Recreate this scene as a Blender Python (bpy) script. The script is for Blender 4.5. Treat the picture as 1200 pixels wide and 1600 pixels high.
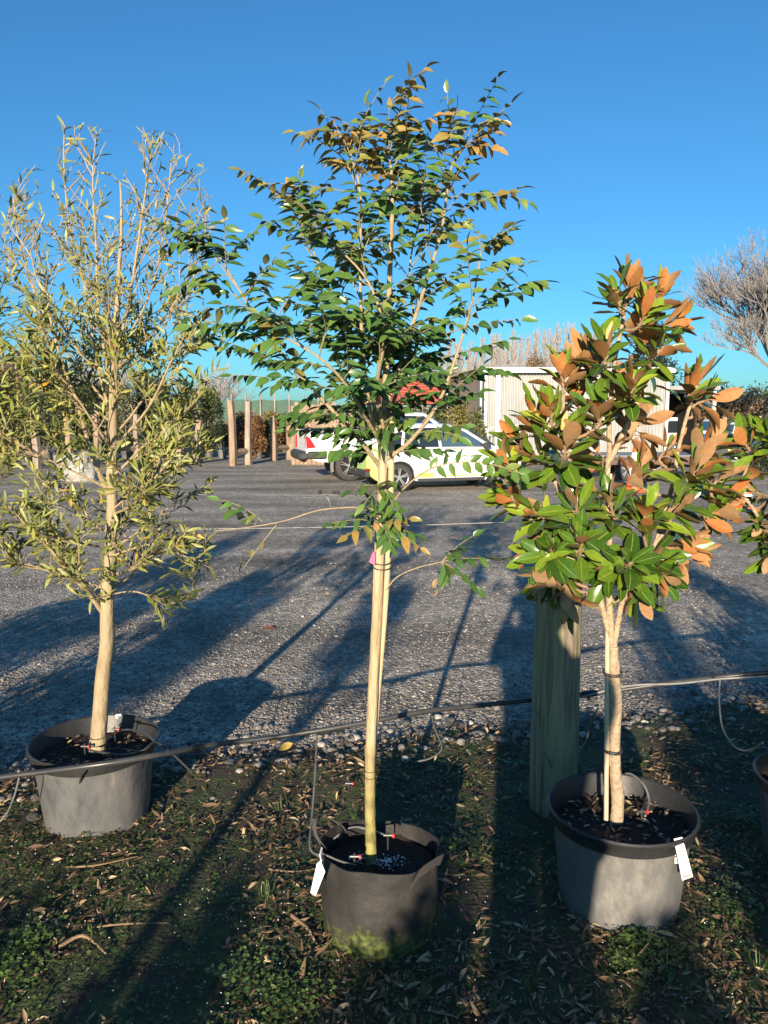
import bpy, bmesh, math, random
import numpy as np
from mathutils import Vector, Matrix, noise as mnoise
R = math.radians
random.seed(7); rng = np.random.default_rng(7)
for o in list(bpy.data.objects): bpy.data.objects.remove(o)
sc = bpy.context.scene
COL = sc.collection

# ------------------------------------------------------------ camera / light
CAMH, PITCH, F = 1.65, R(7.02), 1202.0
cam = bpy.data.cameras.new('camera'); camo = bpy.data.objects.new('camera', cam); COL.objects.link(camo)
cam.sensor_fit = 'VERTICAL'; cam.sensor_height = 36; cam.lens = 36*F/1600
cam.clip_start = 0.05; cam.clip_end = 2000
camo.location = (0, 0, CAMH); camo.rotation_euler = (R(90)-PITCH, 0, 0)
sc.camera = camo
SUN_EL, SUN_AZ = R(13.0), R(9.9)          # shadows run to SUN_AZ right of +Y
w = bpy.data.worlds.new('World'); sc.world = w; w.use_nodes = True
nt = w.node_tree; bg = nt.nodes['Background']
sky = nt.nodes.new('ShaderNodeTexSky'); sky.sky_type = 'NISHITA'; sky.sun_disc = False
sky.sun_elevation = SUN_EL; sky.sun_rotation = math.pi + SUN_AZ
sky.air_density = 1.0; sky.dust_density = 0.6; sky.ozone_density = 4.5
tint = nt.nodes.new('ShaderNodeMix'); tint.data_type = 'RGBA'; tint.blend_type = 'MULTIPLY'; tint.inputs[0].default_value = 1
tint.inputs[7].default_value = (0.46, 0.86, 0.98, 1)
nt.links.new(sky.outputs[0], tint.inputs[6]); nt.links.new(tint.outputs[2], bg.inputs[0]); bg.inputs[1].default_value = 0.095
sl = bpy.data.lights.new('sun', 'SUN'); sl.energy = 5.0; sl.angle = R(0.53); sl.color = (1.0, 0.84, 0.64)
so = bpy.data.objects.new('sun', sl); COL.objects.link(so)
sdir = Vector((math.sin(SUN_AZ)*math.cos(SUN_EL), math.cos(SUN_AZ)*math.cos(SUN_EL), -math.sin(SUN_EL)))
so.rotation_euler = sdir.to_track_quat('-Z', 'Y').to_euler(); so.location = (-3, -8, 12)
sc.render.engine = 'CYCLES'
sc.view_settings.view_transform = 'Standard'; sc.view_settings.look = 'None'
sc.view_settings.exposure = 0.92; sc.view_settings.gamma = 1
sc.render.resolution_x = 768; sc.render.resolution_y = 1024
sc.cycles.max_bounces = 6; sc.cycles.transparent_max_bounces = 8

# ------------------------------------------------------------ helpers
def P(x, y, Y):
    u = (x-600)/F; v = (800-y)/F
    dy = math.cos(PITCH)+v*math.sin(PITCH); dz = -math.sin(PITCH)+v*math.cos(PITCH)
    t = Y/dy
    return Vector((u*t, Y, CAMH+dz*t))
def GP(x, y, z=0.0):
    v = (800-y)/F
    dy = math.cos(PITCH)+v*math.sin(PITCH); dz = -math.sin(PITCH)+v*math.cos(PITCH)
    t = (z-CAMH)/dz
    return Vector(((x-600)/F*t, dy*t, z))
def tag(o, label=None, cat=None, group=None, kind=None):
    if label: o['label'] = label
    if cat: o['category'] = cat
    if group: o['group'] = group
    if kind: o['kind'] = kind
    return o
def empty(name, loc=(0,0,0), rz=0, **k):
    o = bpy.data.objects.new(name, None); COL.objects.link(o); o.empty_display_size = .2
    o.location = loc; o.rotation_euler = (0,0,rz)
    return tag(o, **k)
def link(name, me, mats, parent=None, smooth=True):
    o = bpy.data.objects.new(name, me); COL.objects.link(o)
    for m in (mats if isinstance(mats, (list,tuple)) else [mats]): me.materials.append(m)
    if smooth: me.polygons.foreach_set('use_smooth', [True]*len(me.polygons))
    if parent is not None: o.parent = parent
    return o
def child_world(o, parent):
    """parent o keeping its world-space vertex coordinates"""
    o.parent = parent
    o.matrix_parent_inverse = Matrix.LocRotScale(parent.location, parent.rotation_euler, None).inverted()
    return o
def copy_tree(o, parent=None):
    c = o.copy(); COL.objects.link(c)
    if parent is not None: c.parent = parent
    for ch in [x for x in bpy.data.objects if x.parent == o and x != c]: copy_tree(ch, c)
    return c
def fast_mesh(name, V, Q, mi=None, col=None):
    me = bpy.data.meshes.new(name)
    V = np.asarray(V, dtype=np.float32); Q = np.asarray(Q, dtype=np.int32); k = Q.shape[1]
    me.vertices.add(len(V)); me.vertices.foreach_set('co', V.ravel())
    me.loops.add(Q.size); me.loops.foreach_set('vertex_index', Q.ravel())
    me.polygons.add(len(Q)); me.polygons.foreach_set('loop_start', np.arange(0, Q.size, k, dtype=np.int32))
    if mi is not None: me.polygons.foreach_set('material_index', np.asarray(mi, dtype=np.int32))
    me.update(calc_edges=True)
    if col is not None:
        a = me.color_attributes.new('leafdata', 'FLOAT_COLOR', 'POINT')
        c4 = np.ones((len(V),4), dtype=np.float32); c4[:,:3] = col
        a.data.foreach_set('color', c4.ravel())
    return me
class MB:
    """small mesh builder collecting boxes, tubes, prisms"""
    def __init__(s): s.v=[]; s.f=[]; s.m=[]
    def add(s, V, Fc, mi=0):
        b=len(s.v); s.v += [tuple(p) for p in V]; s.f += [tuple(i+b for i in f) for f in Fc]; s.m += [mi]*len(Fc)
    def box(s, c, d, mi=0, rz=0, bev=0.0):
        x,y,z = d[0]/2,d[1]/2,d[2]/2
        if bev<=0:
            V=[(-x,-y,-z),(x,-y,-z),(x,y,-z),(-x,y,-z),(-x,-y,z),(x,-y,z),(x,y,z),(-x,y,z)]
            Fc=[(0,3,2,1),(4,5,6,7),(0,1,5,4),(1,2,6,5),(2,3,7,6),(3,0,4,7)]
        else:
            b=bev; V=[]; 
            ring=lambda xx,yy,zz:[(-xx+b,-yy,zz),(xx-b,-yy,zz),(xx,-yy+b,zz),(xx,yy-b,zz),(xx-b,yy,zz),(-xx+b,yy,zz),(-xx,yy-b,zz),(-xx,-yy+b,zz)]
            for (xx,yy,zz) in ((x-b,y-b,-z),(x,y,-z+b),(x,y,z-b),(x-b,y-b,z)): V+=ring(xx,yy,zz)
            Fc=[tuple(range(7,-1,-1)),tuple(range(24,32))]
            for r in range(3):
                for i in range(8): j=(i+1)%8; Fc.append((r*8+i,r*8+j,r*8+8+j,r*8+8+i))
        cr,sr=math.cos(rz),math.sin(rz)
        s.add([(c[0]+p[0]*cr-p[1]*sr, c[1]+p[0]*sr+p[1]*cr, c[2]+p[2]) for p in V], Fc, mi)
    def tube(s, pts, rad, sides=8, mi=0, smooth=0, cap=True):
        pts=[Vector(p) for p in pts]
        n0=len(pts)
        if not hasattr(rad,'__len__'): rad=[rad]*n0
        if len(rad)==2 and n0>2: rad=[rad[0]+(rad[1]-rad[0])*i/(n0-1) for i in range(n0)]
        if smooth: pts,rad=catmull(pts,rad,smooth)
        n=len(pts); V=[]; Fc=[]
        t=(pts[1]-pts[0]).normalized()
        a=Vector((0,0,1)) if abs(t.z)<.9 else Vector((1,0,0))
        u=t.cross(a).normalized()
        for i in range(n):
            tt=(pts[min(i+1,n-1)]-pts[max(i-1,0)])
            tt=tt.normalized() if tt.length>1e-9 else t
            u=(u-tt*u.dot(tt)); u = u.normalized() if u.length>1e-6 else tt.orthogonal().normalized()
            v=tt.cross(u)
            for k in range(sides):
                an=2*math.pi*k/sides
                V.append(pts[i]+(u*math.cos(an)+v*math.sin(an))*rad[i])
        for i in range(n-1):
            for k in range(sides):
                j=(k+1)%sides
                Fc.append((i*sides+k,i*sides+j,(i+1)*sides+j,(i+1)*sides+k))
        if cap: Fc.append(tuple(range(sides-1,-1,-1))); Fc.append(tuple((n-1)*sides+k for k in range(sides)))
        s.add(V,Fc,mi)
    def lathe(s, prof, c=(0,0,0), sides=40, mi=0, wob=None):
        V=[];Fc=[]
        for (r,z) in prof:
            for k in range(sides):
                an=2*math.pi*k/sides; rr=r*(wob(an,z) if wob else 1)
                V.append((c[0]+rr*math.cos(an),c[1]+rr*math.sin(an),c[2]+z))
        for i in range(len(prof)-1):
            for k in range(sides):
                j=(k+1)%sides; Fc.append((i*sides+k,i*sides+j,(i+1)*sides+j,(i+1)*sides+k))
        s.add(V,Fc,mi)
    def build(s, name, mats, parent=None, smooth=True):
        me=bpy.data.meshes.new(name); me.from_pydata(s.v,[],s.f); 
        me.polygons.foreach_set('material_index', s.m)
        bm=bmesh.new(); bm.from_mesh(me); bmesh.ops.recalc_face_normals(bm, faces=bm.faces); bm.to_mesh(me); bm.free()
        o=link(name,me,mats,parent,smooth)
        if smooth:
            try: me.set_sharp_from_angle(angle=R(40))
            except Exception: pass
        return o
def catmull(pts, rad, sub):
    out=[];ro=[]; n=len(pts)
    for i in range(n-1):
        p0=pts[max(i-1,0)];p1=pts[i];p2=pts[i+1];p3=pts[min(i+2,n-1)]
        for k in range(sub):
            t=k/sub
            out.append(.5*((2*p1)+(p2-p0)*t+(2*p0-5*p1+4*p2-p3)*t*t+(3*p1-p0-3*p2+p3)*t**3)); ro.append(rad[i]+(rad[i+1]-rad[i])*t)
    out.append(pts[-1]); ro.append(rad[-1]); return out,ro

# ------------------------------------------------------------ materials
def hx(c): return (c[0],c[1],c[2],1)
def mat(name, col, rough=.6, col2=None, nscale=8, bump=0, bscale=60, metal=0, spec=.5, detail=6, stretch=None, coord='Object', cols=None, trans=0):
    m=bpy.data.materials.new(name); m.use_nodes=True; t=m.node_tree; b=t.nodes['Principled BSDF']
    b.inputs['Base Color'].default_value=hx(col); b.inputs['Roughness'].default_value=rough
    b.inputs['Metallic'].default_value=metal; b.inputs['Specular IOR Level'].default_value=spec
    if col2 or cols or bump:
        tc=t.nodes.new('ShaderNodeTexCoord'); mp=t.nodes.new('ShaderNodeMapping'); t.links.new(tc.outputs[coord],mp.inputs[0])
        if stretch: mp.inputs['Scale'].default_value=stretch
    if col2 or cols:
        n=t.nodes.new('ShaderNodeTexNoise'); n.inputs['Scale'].default_value=nscale; n.inputs['Detail'].default_value=detail; n.inputs['Roughness'].default_value=.62
        t.links.new(mp.outputs[0],n.inputs[0])
        r=t.nodes.new('ShaderNodeValToRGB'); cs=cols or [(.32,col),(.68,col2)]
        r.color_ramp.elements[0].position=cs[0][0]; r.color_ramp.elements[0].color=hx(cs[0][1])
        r.color_ramp.elements[1].position=cs[-1][0]; r.color_ramp.elements[1].color=hx(cs[-1][1])
        for p,c in cs[1:-1]:
            e=r.color_ramp.elements.new(p); e.color=hx(c)
        t.links.new(n.outputs[0],r.inputs[0]); t.links.new(r.outputs[0],b.inputs['Base Color'])
    if bump:
        n2=t.nodes.new('ShaderNodeTexNoise'); n2.inputs['Scale'].default_value=bscale; n2.inputs['Detail'].default_value=5
        t.links.new(mp.outputs[0],n2.inputs[0]); bp=t.nodes.new('ShaderNodeBump'); bp.inputs['Strength'].default_value=bump; bp.inputs['Distance'].default_value=.01
        t.links.new(n2.outputs[0],bp.inputs['Height']); t.links.new(bp.outputs[0],b.inputs['Normal'])
    return m
def leafmat(name, ramp, rough=.4, rib=(.3,.35,.1), ribw=.12, trans=.25, spec=.5, tip=None):
    m=bpy.data.materials.new(name); m.use_nodes=True; t=m.node_tree; b=t.nodes['Principled BSDF']
    a=t.nodes.new('ShaderNodeAttribute'); a.attribute_name='leafdata'
    s=t.nodes.new('ShaderNodeSeparateColor'); t.links.new(a.outputs['Color'],s.inputs[0])
    r=t.nodes.new('ShaderNodeValToRGB')
    r.color_ramp.elements[0].position=ramp[0][0]; r.color_ramp.elements[0].color=hx(ramp[0][1])
    r.color_ramp.elements[1].position=ramp[-1][0]; r.color_ramp.elements[1].color=hx(ramp[-1][1])
    for p,c in ramp[1:-1]: e=r.color_ramp.elements.new(p); e.color=hx(c)
    t.links.new(s.outputs[0],r.inputs[0])
    # blotchy variation inside the leaf
    tc=t.nodes.new('ShaderNodeTexCoord'); n=t.nodes.new('ShaderNodeTexNoise'); n.inputs['Scale'].default_value=70; n.inputs['Detail'].default_value=3
    t.links.new(tc.outputs['Object'],n.inputs[0])
    hsv=t.nodes.new('ShaderNodeHueSaturation'); mr=t.nodes.new('ShaderNodeMapRange'); mr.inputs[3].default_value=.7; mr.inputs[4].default_value=1.35
    t.links.new(n.outputs[0],mr.inputs[0]); 
    vm=t.nodes.new('ShaderNodeMath'); vm.operation='MULTIPLY_ADD'; t.links.new(s.outputs[1],vm.inputs[0]); vm.inputs[1].default_value=-.22; t.links.new(s.outputs[2],vm.inputs[2])
    vs=t.nodes.new('ShaderNodeMath'); vs.operation='MULTIPLY'; t.links.new(vm.outputs[0],vs.inputs[0]); vs.inputs[1].default_value=62
    sn=t.nodes.new('ShaderNodeMath'); sn.operation='SINE'; t.links.new(vs.outputs[0],sn.inputs[0])
    v2=t.nodes.new('ShaderNodeMath'); v2.operation='MULTIPLY_ADD'; t.links.new(sn.outputs[0],v2.inputs[0]); v2.inputs[1].default_value=.10; t.links.new(mr.outputs[0],v2.inputs[2])
    t.links.new(v2.outputs[0],hsv.inputs['Value']); t.links.new(r.outputs[0],hsv.inputs['Color'])
    mx=t.nodes.new('ShaderNodeMix'); mx.data_type='RGBA'
    m2=t.nodes.new('ShaderNodeMapRange'); m2.inputs[1].default_value=0; m2.inputs[2].default_value=ribw; m2.inputs[3].default_value=.75; m2.inputs[4].default_value=0
    t.links.new(s.outputs[1],m2.inputs[0]); t.links.new(m2.outputs[0],mx.inputs[0]); t.links.new(hsv.outputs[0],mx.inputs[6]); mx.inputs[7].default_value=hx(rib)
    t.links.new(mx.outputs[2],b.inputs['Base Color'])
    b.inputs['Roughness'].default_value=rough; b.inputs['Specular IOR Level'].default_value=spec
    if trans>0:
        tr=t.nodes.new('ShaderNodeBsdfTranslucent'); ms=t.nodes.new('ShaderNodeMixShader'); ms.inputs[0].default_value=trans
        t.links.new(mx.outputs[2],tr.inputs[0]); o=t.nodes['Material Output']
        t.links.new(b.outputs[0],ms.inputs[1]); t.links.new(tr.outputs[0],ms.inputs[2]); t.links.new(ms.outputs[0],o.inputs[0])
    return m

def ground_gravel():
    m=bpy.data.materials.new('gravel'); m.use_nodes=True; t=m.node_tree; b=t.nodes['Principled BSDF']; N=t.nodes.new; L=t.links.new
    tc=N('ShaderNodeTexCoord')
    def vor(sc_,):
        v=N('ShaderNodeTexVoronoi'); v.inputs['Scale'].default_value=sc_; L(tc.outputs['Object'],v.inputs[0]); return v
    v1=vor(75); v2=vor(38); v3=vor(9)
    r=N('ShaderNodeValToRGB'); e=r.color_ramp.elements
    e[0].position=0; e[0].color=(.10,.092,.083,1); e[1].position=1; e[1].color=(.66,.59,.49,1)
    for p,c in ((.35,(.25,.225,.19,1)),(.7,(.38,.34,.29,1)),(.9,(.50,.44,.37,1))): x=e.new(p); x.color=c
    sp=N('ShaderNodeSeparateColor'); L(v1.outputs['Color'],sp.inputs[0]); L(sp.outputs[0],r.inputs[0])
    r2=N('ShaderNodeValToRGB'); e=r2.color_ramp.elements; e[0].color=(.15,.13,.108,1); e[1].color=(.54,.48,.40,1)
    sp2=N('ShaderNodeSeparateColor'); L(v2.outputs['Color'],sp2.inputs[0]); L(sp2.outputs[1],r2.inputs[0])
    mx=N('ShaderNodeMix'); mx.data_type='RGBA'; mx.inputs[0].default_value=.4; L(r.outputs[0],mx.inputs[6]); L(r2.outputs[0],mx.inputs[7])
    n=N('ShaderNodeTexNoise'); n.inputs['Scale'].default_value=.55; n.inputs['Detail'].default_value=8; mp=N('ShaderNodeMapping'); mp.inputs['Scale'].default_value=(.5,1.8,1); L(tc.outputs['Object'],mp.inputs[0]); L(mp.outputs[0],n.inputs[0])
    mr=N('ShaderNodeMapRange'); mr.inputs[1].default_value=.3; mr.inputs[2].default_value=.7; mr.inputs[3].default_value=.55; mr.inputs[4].default_value=1.3; L(n.outputs[0],mr.inputs[0])
    n5=N('ShaderNodeTexNoise'); n5.inputs['Scale'].default_value=14; n5.inputs['Detail'].default_value=6; L(tc.outputs['Object'],n5.inputs[0])
    mr5=N('ShaderNodeMapRange'); mr5.inputs[1].default_value=.3; mr5.inputs[2].default_value=.7; mr5.inputs[3].default_value=.7; mr5.inputs[4].default_value=1.3; L(n5.outputs[0],mr5.inputs[0])
    wv=N('ShaderNodeTexWave'); wv.bands_direction='Y'; wv.inputs['Scale'].default_value=.22; wv.inputs['Distortion'].default_value=3.5; wv.inputs['Detail'].default_value=3; wv.inputs['Detail Scale'].default_value=.6; mpw=N('ShaderNodeMapping'); mpw.inputs['Scale'].default_value=(.25,1,1); mpw.inputs['Rotation'].default_value=(0,0,.15); L(tc.outputs['Object'],mpw.inputs[0]); L(mpw.outputs[0],wv.inputs[0])
    mw=N('ShaderNodeMapRange'); mw.inputs[3].default_value=.92; mw.inputs[4].default_value=1.05; L(wv.outputs[1],mw.inputs[0])
    mm=N('ShaderNodeMath'); mm.operation='MULTIPLY'; L(mw.outputs[0],mm.inputs[0]); L(mr.outputs[0],mm.inputs[1])
    r9=N('ShaderNodeSeparateColor'); L(v3.outputs['Color'],r9.inputs[0])
    n7=N('ShaderNodeTexNoise'); n7.inputs['Scale'].default_value=4.5; n7.inputs['Detail'].default_value=10; n7.inputs['Roughness'].default_value=.8; L(tc.outputs['Object'],n7.inputs[0])
    m7=N('ShaderNodeMapRange'); m7.inputs[1].default_value=.35; m7.inputs[2].default_value=.65; m7.inputs[3].default_value=.68; m7.inputs[4].default_value=1.32; L(n7.outputs[0],m7.inputs[0])
    m8=N('ShaderNodeMapRange'); m8.inputs[3].default_value=.86; m8.inputs[4].default_value=1.14; L(r9.outputs[0],m8.inputs[0])
    mq=N('ShaderNodeMath'); mq.operation='MULTIPLY'; L(m7.outputs[0],mq.inputs[0]); L(m8.outputs[0],mq.inputs[1])
    mz=N('ShaderNodeMath'); mz.operation='MULTIPLY'; L(mq.outputs[0],mz.inputs[0]); L(mm.outputs[0],mz.inputs[1]); mm=mz
    mu=N('ShaderNodeMath'); mu.operation='MULTIPLY'; L(mm.outputs[0],mu.inputs[0]); L(mr5.outputs[0],mu.inputs[1])
    h=N('ShaderNodeHueSaturation'); L(mu.outputs[0],h.inputs['Value']); L(mx.outputs[2],h.inputs['Color']); L(h.outputs[0],b.inputs['Base Color'])
    b.inputs['Roughness'].default_value=.85; b.inputs['Specular IOR Level'].default_value=.3
    ad=N('ShaderNodeMath'); ad.operation='MULTIPLY_ADD'; L(v2.outputs['Distance'],ad.inputs[0]); ad.inputs[1].default_value=1.5; L(v1.outputs['Distance'],ad.inputs[2])
    ad2=N('ShaderNodeMath'); ad2.operation='MULTIPLY_ADD'; L(n5.outputs[0],ad2.inputs[0]); ad2.inputs[1].default_value=-1.6; L(ad.outputs[0],ad2.inputs[2])
    bp=N('ShaderNodeBump'); bp.invert=True; bp.inputs['Strength'].default_value=.9; bp.inputs['Distance'].default_value=.012; L(ad2.outputs[0],bp.inputs['Height']); L(bp.outputs[0],b.inputs['Normal'])
    return m
M={}
M['gravel']=ground_gravel()
M['soil']=mat('soil',(.02,.016,.012),.95,nscale=9,cols=[(.3,(.022,.018,.012)),(.42,(.065,.05,.03)),(.52,(.04,.055,.018)),(.62,(.07,.085,.028)),(.75,(.09,.065,.04))],bump=1,bscale=70)
M['potsoil']=mat('bark_mix',(.012,.009,.007),.9,col2=(.045,.03,.02),nscale=90,bump=1,bscale=140)
M['potplastic']=mat('weathered_black_plastic',(.03,.03,.032),.38,nscale=7,detail=10,cols=[(.28,(.06,.063,.068)),(.45,(.12,.122,.124)),(.6,(.155,.152,.145)),(.72,(.26,.25,.22))],bump=.25,bscale=45,stretch=(1,1,.55))
M['potrim']=mat('black_plastic',(.018,.019,.021),.45,col2=(.034,.034,.034),nscale=12,bump=.1,bscale=60)
M['lichen']=mat('dusty_pot_base',(.22,.18,.13),.95,col2=(.34,.29,.22),nscale=40,bump=.6,bscale=120)
M['barkA']=mat('pale_bark',(.42,.33,.20),.8,col2=(.27,.20,.12),nscale=22,bump=.6,bscale=90,stretch=(1,1,.35))
M['barkB']=mat('smooth_green_tan_bark',(.46,.36,.22),.6,nscale=12,cols=[(.3,(.40,.31,.18)),(.6,(.54,.44,.29)),(.8,(.36,.30,.15))],bump=.3,bscale=120,stretch=(2,2,.25))
M['barkBlow']=mat('olive_young_bark',(.30,.27,.08),.55,col2=(.20,.20,.06),nscale=14,bump=.3,bscale=90,stretch=(1,1,.4))
M['barkC']=mat('flaky_tan_bark',(.48,.37,.24),.85,col2=(.30,.22,.14),nscale=45,bump=.9,bscale=90)
M['barkdark']=mat('tree_bark_painted_base',(.05,.045,.05),.6)
M['twigC']=mat('furry_brown_twig',(.34,.22,.13),.85,col2=(.24,.16,.09),nscale=30,bump=.4)
M['stake']=mat('bamboo_stake',(.58,.46,.27),.5,col2=(.46,.35,.19),nscale=20,stretch=(6,6,.4),bump=.2,bscale=60)
M['stakew']=mat('pale_wood_stake',(.60,.50,.36),.7,col2=(.46,.36,.24),nscale=20,stretch=(6,6,.4),bump=.4,bscale=80)
M['tie']=mat('wire_tie',(.05,.045,.04),.5)
M['post']=mat('treated_pine',(.16,.17,.09),.8,nscale=6,detail=10,cols=[(.3,(.08,.075,.04)),(.42,(.20,.20,.11)),(.52,(.27,.25,.15)),(.6,(.15,.115,.08)),(.75,(.36,.30,.21))],bump=1.0,bscale=16,stretch=(4,4,.22))
M['hose']=mat('black_polythene_pipe',(.035,.035,.036),.33,col2=(.06,.06,.06),nscale=14)
M['tubegrey']=mat('grey_drip_tube',(.12,.12,.115),.4,col2=(.2,.2,.19),nscale=20)
M['red']=mat('red_plastic',(.55,.03,.025),.4)
M['wire']=mat('galvanised_wire',(.42,.42,.42),.45,metal=.3)
M['wirepink']=mat('pink_plastic',(.75,.04,.16),.5)
M['white']=mat('white_plastic',(.82,.82,.80),.5)
M['bag']=mat('black_planter_bag',(.022,.021,.020),.55,nscale=6,cols=[(.3,(.02,.02,.02)),(.6,(.034,.032,.030)),(.8,(.048,.044,.038))],bump=.35,bscale=34)
M['orange']=mat('cone_orange',(.80,.13,.035),.5,col2=(.68,.10,.03),nscale=12)
M['coneW']=mat('cone_white_band',(.8,.8,.8),.4,col2=(.6,.6,.58),nscale=20)
M['rubber']=mat('rubber',(.025,.025,.026),.8,col2=(.05,.048,.045),nscale=20)
M['pebble']=mat('river_pebble',(.2,.2,.2),.7,nscale=7,cols=[(.3,(.11,.115,.12)),(.5,(.22,.215,.20)),(.7,(.38,.36,.33))],bump=.2,bscale=60)
M['redleaf']=mat('dry_red_leaf',(.20,.05,.035),.7,col2=(.13,.05,.03),nscale=40)

# ------------------------------------------------------------ setting
def grid_obj(name, xs, ys, zf, m, **k):
    X,Y=np.meshgrid(xs,ys); Z=np.vectorize(zf)(X,Y)
    V=np.stack([X,Y,Z],-1).reshape(-1,3); nx,ny=len(xs),len(ys)
    i=np.arange(nx-1); j=np.arange(ny-1); I,J=np.meshgrid(i,j); a=(J*nx+I).ravel()
    Q=np.stack([a,a+1,a+1+nx,a+nx],-1)
    o=link(name,fast_mesh(name,V,Q),m); tag(o,**k); return o
grid_obj('gravel_ground',np.array([-600,-60,-8,8,60,600.]),np.array([-60,-8,0,12,60,1200.]),lambda x,y:0,M['gravel'],kind='structure')
def edge(x): return 3.80+.25*x+.10*mnoise.noise((x*1.7,3.1,0))+.04*mnoise.noise((x*7,1.1,0))
def soilz(x,y):
    z=.03+.022*mnoise.noise((x*2.2,y*2.2,5))+.012*mnoise.noise((x*8,y*8,1))+.006*mnoise.noise((x*24,y*24,2))
    e=edge(x)-y
    return z*min(1,max(-.6,e/.25)) if e<.25 else z
grid_obj('planting_strip',np.linspace(-6,6,300),np.linspace(-4,5.6,240),lambda x,y:soilz(x,y),M['soil'],kind='structure')

# --------- leaves
def frames(X,Nn):
    X=X/np.linalg.norm(X,axis=1,keepdims=True)
    Nn=Nn-X*np.sum(Nn*X,1,keepdims=True); ln=np.linalg.norm(Nn,axis=1,keepdims=True); Nn=Nn/np.maximum(ln,1e-6)
    Yv=np.cross(Nn,X); return X,Yv,Nn
class Leaves:
    def __init__(s): s.p=[];s.x=[];s.n=[];s.L=[];s.W=[];s.c=[]
    def add(s,p,x,n,L,W,c): s.p.append(tuple(p));s.x.append(tuple(x));s.n.append(tuple(n));s.L.append(L);s.W.append(W);s.c.append(c)
    def build(s,name,prof,mats,parent,fold=(.1,.35),curl=(.0,.25),two=True,wave=0.0):
        n=len(s.p); p=np.array(s.p);X,Yv,Z=frames(np.array(s.x,float)+1e-5,np.array(s.n,float)+1e-5)
        L=np.array(s.L)[:,None];W=np.array(s.W)[:,None];c=np.array(s.c)
        T=np.array([a for a,_ in prof]); Wd=np.array([b for _,b in prof]); ns=len(T)
        tt=np.repeat(T,3); ss=np.tile([-1,0,1],ns)*np.repeat(Wd,3); sa=np.tile([1,0,1],ns)
        fo=rng.uniform(*fold,(n,1)); cu=rng.uniform(*curl,(n,1)); tw=rng.normal(0,.25,(n,1))
        lx=tt*L*(1-.25*cu*tt); ly=ss*W/2; lz=fo*np.abs(ss)*W/2-cu*L*tt**2+tw*ss*W/2*tt
        if wave: lz=lz+wave*W*np.sin(tt*14+rng.uniform(0,6,(n,1)))*np.abs(ss)*rng.choice([0.4,1],(n,1))
        V=p[:,None,:]+lx[...,None]*X[:,None]+ly[...,None]*Yv[:,None]+lz[...,None]*Z[:,None]
        nv=3*ns; q=[]
        for i in range(ns-1):
            for k in (0,1): a=i*3+k; q.append((a,a+3,a+4,a+1))   # normal +Z with X,Y frame
        q=np.array(q)[:,::-1]; off=(np.arange(n)*nv)[:,None,None]
        Q=(q[None]+off).reshape(-1,4)
        col=np.stack([np.repeat(c[:,None],nv,1),np.broadcast_to(sa,(n,nv)),np.broadcast_to(tt,(n,nv))],-1).reshape(-1,3)
        V=V.reshape(-1,3); mi=np.zeros(len(Q),int)
        if two:
            V2=V-np.repeat(Z,nv,0)*.0007
            Q2=Q[:,[0,3,2,1]]+len(V)
            V=np.vstack([V,V2]);Q=np.vstack([Q,Q2]);mi=np.concatenate([mi,np.ones(len(Q2),int)]);col=np.vstack([col,col])
        return link(name,fast_mesh(name,V,Q,mi,col),mats,parent)
def rv(s=1): return Vector((random.gauss(0,s),random.gauss(0,s),random.gauss(0,s)))
UP=Vector((0,0,1))
PROF_LANCE=[(0,.05),(.2,.6),(.45,1),(.75,.7),(1,.04)]
PROF_OVATE=[(0,.08),(.15,.72),(.4,1),(.7,.66),(1,.03)]
PROF_MAG=[(0,.05),(.08,.09),(.25,.62),(.45,.95),(.62,1),(.8,.8),(.93,.38),(1,.04)]

M['magtop']=leafmat('magnolia_leaf_top',[(0,(.012,.04,.008)),(.35,(.05,.115,.012)),(.7,(.15,.24,.02)),(1,(.32,.37,.04))],rough=.22,rib=(.32,.36,.08),ribw=.09,trans=.08,spec=.7)
M['magbot']=leafmat('magnolia_leaf_underside',[(0,(.30,.21,.12)),(.35,(.36,.22,.11)),(.55,(.38,.19,.08)),(.75,(.44,.17,.045)),(.9,(.40,.13,.03)),(1,(.52,.22,.06))],rough=.75,rib=(.35,.22,.10),ribw=.09,trans=.04)
M['titop']=leafmat('compound_leaf_top',[(0,(.04,.10,.025)),(.30,(.095,.19,.04)),(.5,(.20,.25,.055)),(.68,(.25,.20,.055)),(.85,(.32,.20,.06)),(1,(.42,.25,.08))],rough=.3,rib=(.14,.18,.06),ribw=.15,trans=.12)
M['tibot']=leafmat('compound_leaf_underside',[(0,(.06,.08,.03)),(.4,(.12,.13,.05)),(.7,(.28,.20,.08)),(1,(.38,.24,.09))],rough=.5,rib=(.2,.18,.08),ribw=.15,trans=.12)
M['olvtop']=leafmat('narrow_leaf_top',[(0,(.10,.13,.03)),(.5,(.22,.24,.05)),(.85,(.36,.35,.08)),(.93,(.34,.26,.05)),(1,(.62,.36,.03))],rough=.45,rib=(.26,.26,.1),ribw=.25,trans=.15)
M['olvbot']=leafmat('narrow_leaf_underside',[(0,(.15,.17,.07)),(.5,(.26,.27,.11)),(.85,(.38,.36,.14)),(.93,(.40,.31,.10)),(1,(.6,.36,.06))],rough=.6,rib=(.3,.3,.14),ribw=.25,trans=.15)
M['bud']=mat('flower_bud_skin',(.62,.50,.16),.5,col2=(.50,.42,.12),nscale=20)

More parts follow.
